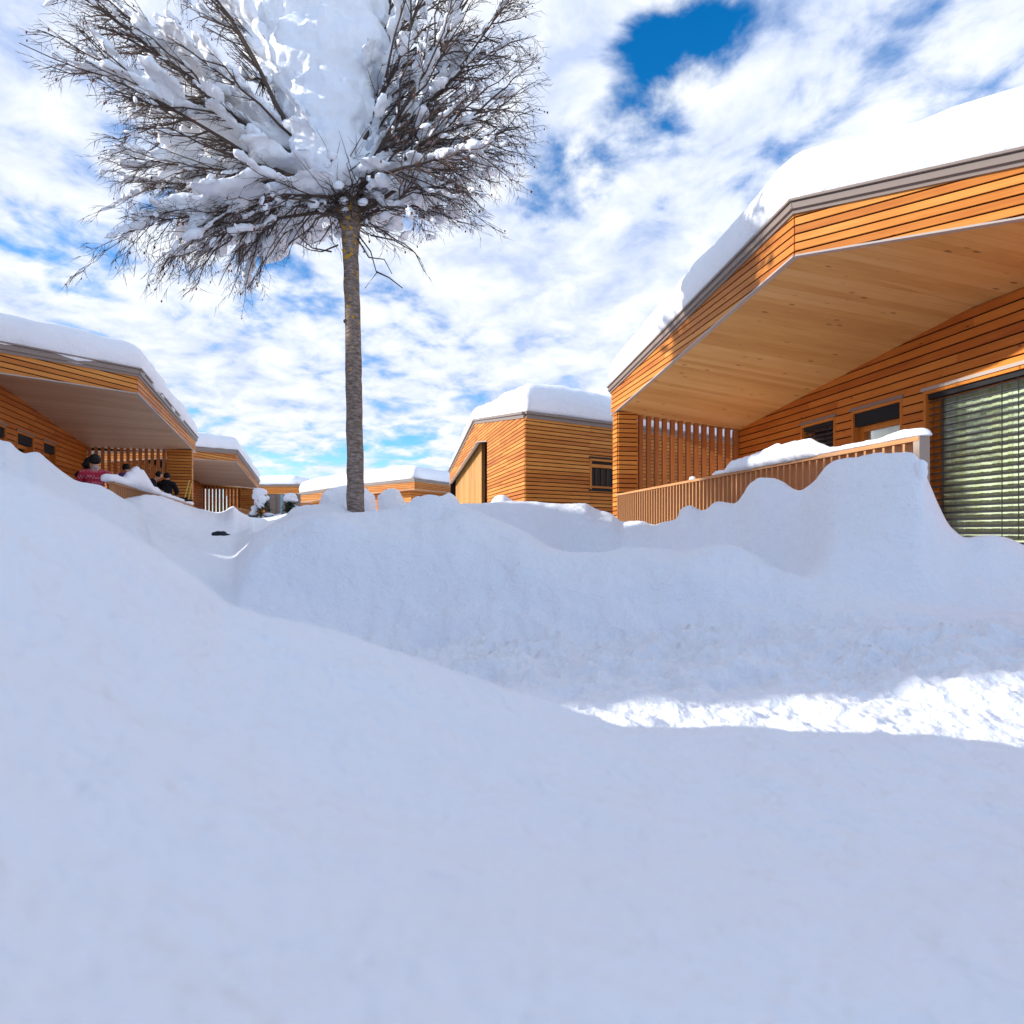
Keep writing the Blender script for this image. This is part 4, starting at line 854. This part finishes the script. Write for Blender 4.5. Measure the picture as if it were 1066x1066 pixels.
def bench():
    a = Vector(pl(62, .75)); b = Vector(pl(106, .42)); root = empty('bench', tuple(a.lerp(b, .5))); tag(root, 'plain wooden bench under the seated people on the left balcony', 'bench'); z = Vector((0, 0, .44))
    s = MB(); s.bar(a+z, b+z, .36, .04); s.build('seat', M['fin'], root)
    for t in (.12, .88): l = MB(); p = a.lerp(b, t); l.bar(p, p+z-Vector((0, 0, .02)), .06, .30); l.build('leg', M['fin'], root)
bench()

# ---------------------------------------------------------------- sky, sun, camera
SUN_AZ = math.atan2(-.985, -.17)         # direction to the sun in plan: x = sin, y = cos
SUN_EL = R(22.5)
w = bpy.data.worlds.new('World'); scn.world = w; w.use_nodes = True; nt = w.node_tree.nodes; lk = w.node_tree.links; bg = nt['Background']; out = nt['World Output']
sky = N(nt, 'ShaderNodeTexSky', sky_type='NISHITA'); sky.sun_disc = False; sky.sun_elevation = SUN_EL; sky.sun_rotation = SUN_AZ % (2*math.pi); sky.altitude = 1500; sky.air_density = 1.0; sky.dust_density = .6; sky.ozone_density = 2.5
hs = N(nt, 'ShaderNodeHueSaturation'); hs.inputs['Saturation'].default_value = 1.38; hs.inputs['Value'].default_value = 1.25; lk.new(sky.outputs[0], hs.inputs['Color']); lk.new(hs.outputs[0], bg.inputs[0]); bg.inputs[1].default_value = .125
tc = N(nt, 'ShaderNodeTexCoord'); sep = N(nt, 'ShaderNodeSeparateXYZ'); lk.new(tc.outputs['Generated'], sep.inputs[0])
def math_(op, a, b=None, c=None):
    m = N(nt, 'ShaderNodeMath', operation=op)
    for i, v in enumerate((a, b, c)):
        if v is None: continue
        if isinstance(v, (int, float)): m.inputs[i].default_value = v
        else: lk.new(v, m.inputs[i])
    return m.outputs[0]
zz = math_('MAXIMUM', math_('ADD', sep.outputs[2], .22), .05)
cx = math_('DIVIDE', sep.outputs[0], zz); cyv = math_('DIVIDE', sep.outputs[1], zz)
cmb = N(nt, 'ShaderNodeCombineXYZ'); lk.new(cx, cmb.inputs[0]); lk.new(cyv, cmb.inputs[1])
mp = N(nt, 'ShaderNodeMapping'); mp.inputs['Location'].default_value = (3.1, 1.7, 0); mp.inputs['Rotation'].default_value = (0, 0, .5); lk.new(cmb.outputs[0], mp.inputs[0])
na = N(nt, 'ShaderNodeTexNoise', i_Scale=1.3, i_Detail=3.); lk.new(mp.outputs[0], na.inputs[0])
nb = N(nt, 'ShaderNodeTexNoise', i_Scale=6.5, i_Detail=9., i_Roughness=.58); nb.inputs['Distortion'].default_value = .25; lk.new(mp.outputs[0], nb.inputs[0])
dens = math_('MULTIPLY_ADD', na.outputs['Fac'], .75, math_('MULTIPLY', nb.outputs['Fac'], .95))
dens = math_('ADD', dens, math_('MULTIPLY', math_('MINIMUM', sep.outputs[1], 0), .15))      # unseen cloud behind the camera thinned to make the ambient light bluer
nd = N(nt, 'ShaderNodeTexNoise', i_Scale=9., i_Detail=4.); lk.new(tc.outputs['Generated'], nd.inputs[0])
def blob(px, py, rad, amt):                                   # a thinner or thicker place in the cloud cover, given as a sky direction
    global dens
    d = Vector((U(px), 1, (HY-py)/FPX)).normalized(); v = N(nt, 'ShaderNodeVectorMath', operation='DISTANCE'); v.inputs[1].default_value = d; lk.new(tc.outputs['Generated'], v.inputs[0])
    dd = math_('MULTIPLY', v.outputs['Value'], math_('ADD', math_('MULTIPLY', nd.outputs['Fac'], 2.2), -.1)); g = math_('POWER', 2.718, math_('MULTIPLY', math_('POWER', math_('DIVIDE', dd, rad), 2), -1)); dens = math_('ADD', dens, math_('MULTIPLY', g, amt))
for b in [(650, 100, .06, -.20), (675, 70, .06, -.15), (735, 38, .06, -.18), (700, 75, .08, -.14), (668, 30, .035, -.12), (715, 15, .06, -.12), (605, 175, .06, -.20), (575, 205, .06, -.17), (630, 20, .06, .08), (560, 60, .10, .12), (770, 120, .08, .08), (440, 440, .10, -.13), (500, 370, .06, -.08), (200, 485, .10, -.12), (330, 490, .12, -.08), (30, 250, .06, -.12), (60, 290, .07, -.12), (180, 130, .07, -.10), (780, 190, .05, -.08), (585, 365, .04, -.10), (0, 150, .35, .14), (430, 330, .25, .10), (540, 250, .15, .10), (880, 60, .25, .06)]: blob(*b)
cov = N(nt, 'ShaderNodeMapRange', interpolation_type='SMOOTHSTEP'); cov.inputs[1].default_value = .60; cov.inputs[2].default_value = .90; lk.new(dens, cov.inputs[0])
shade = ramp(nt, [(.36, (.38, .45, .62)), (.50, (.52, .57, .68)), (.65, (.67, .69, .72))]); lk.new(nb.outputs['Fac'], shade.inputs[0])
cb = N(nt, 'ShaderNodeBackground'); lk.new(shade.outputs[0], cb.inputs[0]); cb.inputs[1].default_value = 1.0
mx = N(nt, 'ShaderNodeMixShader'); lk.new(cov.outputs[0], mx.inputs[0]); lk.new(bg.outputs[0], mx.inputs[1]); lk.new(cb.outputs[0], mx.inputs[2]); lk.new(mx.outputs[0], out.inputs[0])

S = Vector((-.985*math.cos(SUN_EL), -.17*math.cos(SUN_EL), math.sin(SUN_EL)))
ld = bpy.data.lights.new('sun', 'SUN'); ld.energy = 3.6; ld.angle = R(1.); ld.color = (1, .95, .87); lo = bpy.data.objects.new('sun', ld); col.objects.link(lo)
lo.rotation_euler = (-S).to_track_quat('-Z', 'Y').to_euler()
cd = bpy.data.cameras.new('camera'); cd.sensor_width = 24; cd.lens = 24*FPX/1066; cd.shift_x = 0; cd.shift_y = (HY-533)/1066; cd.clip_start = .02; cd.clip_end = 1000
cd.dof.use_dof = True; cd.dof.focus_distance = 8.5; cd.dof.aperture_fstop = 1.2
co = bpy.data.objects.new('camera', cd); col.objects.link(co); co.location = (0, 0, 0); co.rotation_euler = (R(90), 0, 0); scn.camera = co
scn.view_settings.view_transform = 'Standard'; scn.view_settings.look = 'None'; scn.view_settings.exposure = .69; scn.view_settings.gamma = 1
scn.render.engine = 'CYCLES'; scn.cycles.max_bounces = 8; scn.cycles.diffuse_bounces = 5; scn.cycles.transparent_max_bounces = 12
